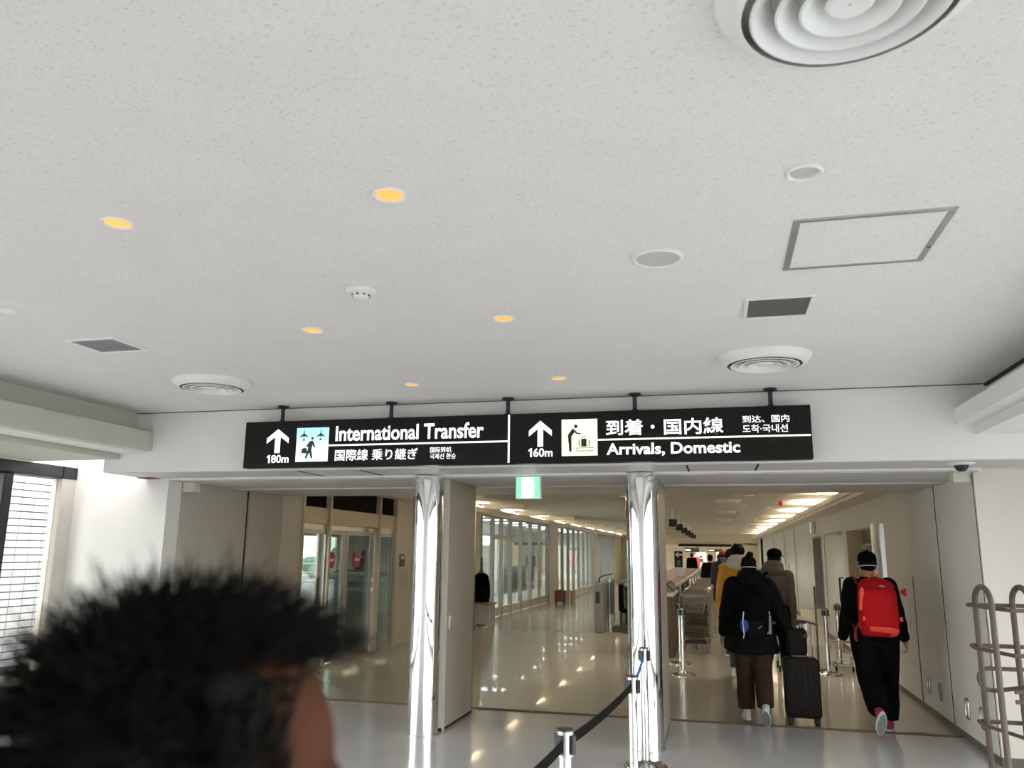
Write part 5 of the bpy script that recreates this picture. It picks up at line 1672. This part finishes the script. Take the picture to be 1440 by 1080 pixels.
sc_ = suitcase('suitcase', 'large dark brown suitcase rolling beside the person in the puffer jacket', .595, .945, 9.18, 9.42, .655, 'case', handle=(.77, 9.36, 1.0))
bg = thing('travel_bag', 'charcoal travel bag strapped on top of the large suitcase', 'bag', (.735, 9.25, .66))
MB().loft([[(cx, y, cz) for cx, cz in rrect(.635 + i, .682 + i, .84 - i, .945 - i * .8, .035, 5)] for y, i in ((9.19, .03), (9.205, .008), (9.23, 0), (9.31, 0), (9.335, .01), (9.345, .03))]).build('body', M['bagg'], bg, True)
MB().cbox(.66, 9.178, .70, .815, 9.20, .82, .012).build('front_pocket', M['bagg'], bg)
MB().tube([(.69, 9.26, .94), (.70, 9.26, .985), (.77, 9.26, .985), (.78, 9.26, .94)], .010, 6).build('handle', M['black'], bg, True)
MB().cbox(.80, 9.185, .86, .845, 9.20, .90, .006).build('side_tab', M['black'], bg)

# ---------------------------------------------------------------- yellow jacket, tan jacket, navy, others
person('person in mustard yellow jacket with white hood, left of the person in black puffer', (.25, 12.3, 0), -.03, 1.80, 'mustard', 'grey', 'shoe', 'hair',
       legs=((.20, .10, .0), (-.25, .35, -.55)), arms=((.05, .20, .30, .03), (-.05, .18, .25, .03)), jbot=.92, puff=.025, hood='hoodw', vox=.010, hem=.05, jw=1.05)
tp, ti = person('person in taupe jacket with black cap, right of the yellow jacket', (.66, 11.2, 0), -.40, 1.70, 'tan', 'blk', 'grey', 'blk',
                legs=((-.18, .30, -.5), (.16, .08, .0)), arms=((.1, .07, .5, .05), (-.05, .07, .3, .05)), jbot=.82, puff=.012, hood='tan', hairs='cap', vox=.011, hem=.04, head_turn=-.15, jw=.92)
cb = thing('shoulder_bag', 'black shoulder bag on the back of the taupe jacket', 'bag', (.60, 11.42, 1.1))
MB().loft([[(cx, y, cz) for cx, cz in rrect(.46 + i, .98 + i, .72 - i, 1.30 - i, .05, 5)] for y, i in ((11.30, .04), (11.32, .01), (11.40, 0), (11.43, .02))]).build('body', M['blk'], cb, True)
MB().tube([(.50, 11.40, 1.28), (.56, 11.48, 1.45), (.66, 11.62, 1.50), (.80, 11.74, 1.36)], .018, 6).build('strap', M['blk'], cb, True)
MB().cbox(.50, 11.285, 1.02, .68, 11.31, 1.16, .01).build('pocket', M['grey'], cb)
cb.location.y -= 0.4
cb.location.x -= 0.02
person('person in dark navy jacket walking ahead of the yellow jacket on the left', (.18, 14.6, 0), 0, 1.74, 'navy', 'blk', 'grey', 'hair',
       legs=((.22, .10, .0), (-.22, .35, -.5)), arms=((.15, .16, .3, .02), (-.12, .16, .2, .02)), jbot=.82, puff=.03, vox=.013, hem=.08)
person('person with wine red hat and dark jacket farther down the corridor', (.07, 20.5, 0), 0, 1.70, 'grey', 'blk', 'grey', 'wine',
       legs=((-.2, .3, -.5), (.2, .1, 0)), arms=((.1, .16, .3, .02), (-.1, .16, .2, .02)), jbot=.82, puff=.03, vox=.016, hairs='cap', hood='grey', hem=.08, shoes=True)
person('person with dark hair and black coat beyond the wine red hat', (-.28, 25.5, 0), 0, 1.62, 'blk', 'grey', 'grey', 'hair',
       legs=((.2, .1, 0), (-.2, .3, -.5)), arms=((.1, .16, .3, .02), (-.1, .16, .2, .02)), jbot=.70, puff=.03, vox=.018, hem=.1)
person('person in grey coat far down the corridor near the carts', (-.02, 30, 0), 0, 1.62, 'concrete', 'blk', 'grey', 'hair',
       legs=((.2, .1, 0), (-.2, .3, -.5)), arms=((.1, .16, .3, .02), (-.1, .16, .2, .02)), jbot=.70, puff=.03, vox=.02, hem=.1)
person('person in dark clothes far off behind the black arrow sign', (-1.45, 45, 0), 0, 1.66, 'blk', 'blk', 'grey', 'hair',
       legs=((.2, .1, 0), (-.2, .3, -.5)), arms=((.1, .16, .3, .02), (-.1, .16, .2, .02)), jbot=.70, puff=.03, vox=.024, hem=.1)
person('person in wine red top in the far hall by the white poster', (-1.6, 58, 0), PI, 1.66, 'wine', 'blk', 'grey', 'hair',
       legs=((.2, .1, 0), (-.2, .3, -.5)), arms=((.1, .16, .3, .02), (-.1, .16, .2, .02)), jbot=.82, puff=.03, vox=.026, hem=.1)

# ---------------------------------------------------------------- foreground head, bottom left
FYAW = -PI / 2 + .20 + .42     # faces the right of the picture, turned a little away
fp, fi = person('person with tousled black hair close to the camera at bottom left', (-.378, .467, 0), FYAW, 1.631, 'blk', 'grey', 'shoe', 'hair',
                legs=((0.02, .03, 0), (-.04, .03, 0)), arms=((.0, .12, .2, .02), (.0, .12, .2, .02)), jbot=.82, puff=.02, vox=.006, hairs='none', skin='skinb', mask=False, lean=.02, shoes=False)
rr = random.Random(11)
hb = MB()
Hf, kf = fi['H'], fi['k']
sc0 = MB()
for (c, r) in (((0, -.022, .043), (.082, .092, .089)), ((0, -.045, .005), (.079, .070, .080))):
    sc0.ell(Hf(*c), tuple(q * kf for q in r), 24, 16)
scalp = remeshed(sc0, 'hair', M['hair'], fp, .006, 1, .006, 40)
n_str = 5200
for i in range(n_str):
    u = rr.uniform(-.35, 1.0); a = rr.uniform(0, 2 * PI)
    q = math.sqrt(max(0, 1 - u * u))
    nrm = Vector((q * math.cos(a), q * math.sin(a), u))
    if nrm.y > .66 and nrm.z < .50: continue                    # the forehead and face stay free
    if nrm.z < -.05 and nrm.y > .30: continue
    root = Hf(nrm.x * .080, -.012 + nrm.y * .096, .040 + nrm.z * .090)
    sw = Vector((math.sin(nrm.y * 31 + nrm.x * 17), math.cos(nrm.x * 29 + nrm.z * 13), 0)) * .22
    front = max(0, nrm.y)
    d = (nrm * (1.0 - .25 * front) + Vector((0, .60 * front + .22, .10)) + sw + Vector((rr.gauss(0, .20), rr.gauss(0, .20), rr.gauss(0, .12)))).normalized()
    if nrm.z < .60 and nrm.y > .10:
        d = (nrm * .35 + Vector((0, -.45, -.55)) + Vector((rr.gauss(0, .15), rr.gauss(0, .15), rr.gauss(0, .1)))).normalized()
    L = rr.uniform(.020, .036) * (1 + (1.0 if nrm.z > .35 else .5) * front + .60 * max(0, -nrm.y)) * (1.3 if rr.random() < .05 else 1)
    pts = [root]
    g = Vector((0, .25 * front, -.40 - (.1 if nrm.z > .5 else .35) * front))
    if nrm.z < .60 and nrm.y > .10: L *= .6
    for s_ in range(4):
        d = (d + g * .22 + Vector((rr.gauss(0, .10), rr.gauss(0, .10), rr.gauss(0, .08)))).normalized()
        pts.append(pts[-1] + d * L / 4 * kf)
    w_ = rr.uniform(.00045, .0010)
    hb.tube(pts, [w_, w_, w_ * .9, w_ * .7, w_ * .25], 3)
st = hb.build('strands', M['hair'], scalp, True, world=False)
st['kind'] = 'stuff'
for s in (-1, 1):
    MB().tube([Hf(s * .016, .091, .016), Hf(s * .034, .088, .021), Hf(s * .050, .074, .017)], .004, 6).build('eyebrow', M['hair'], fp, True, world=False)
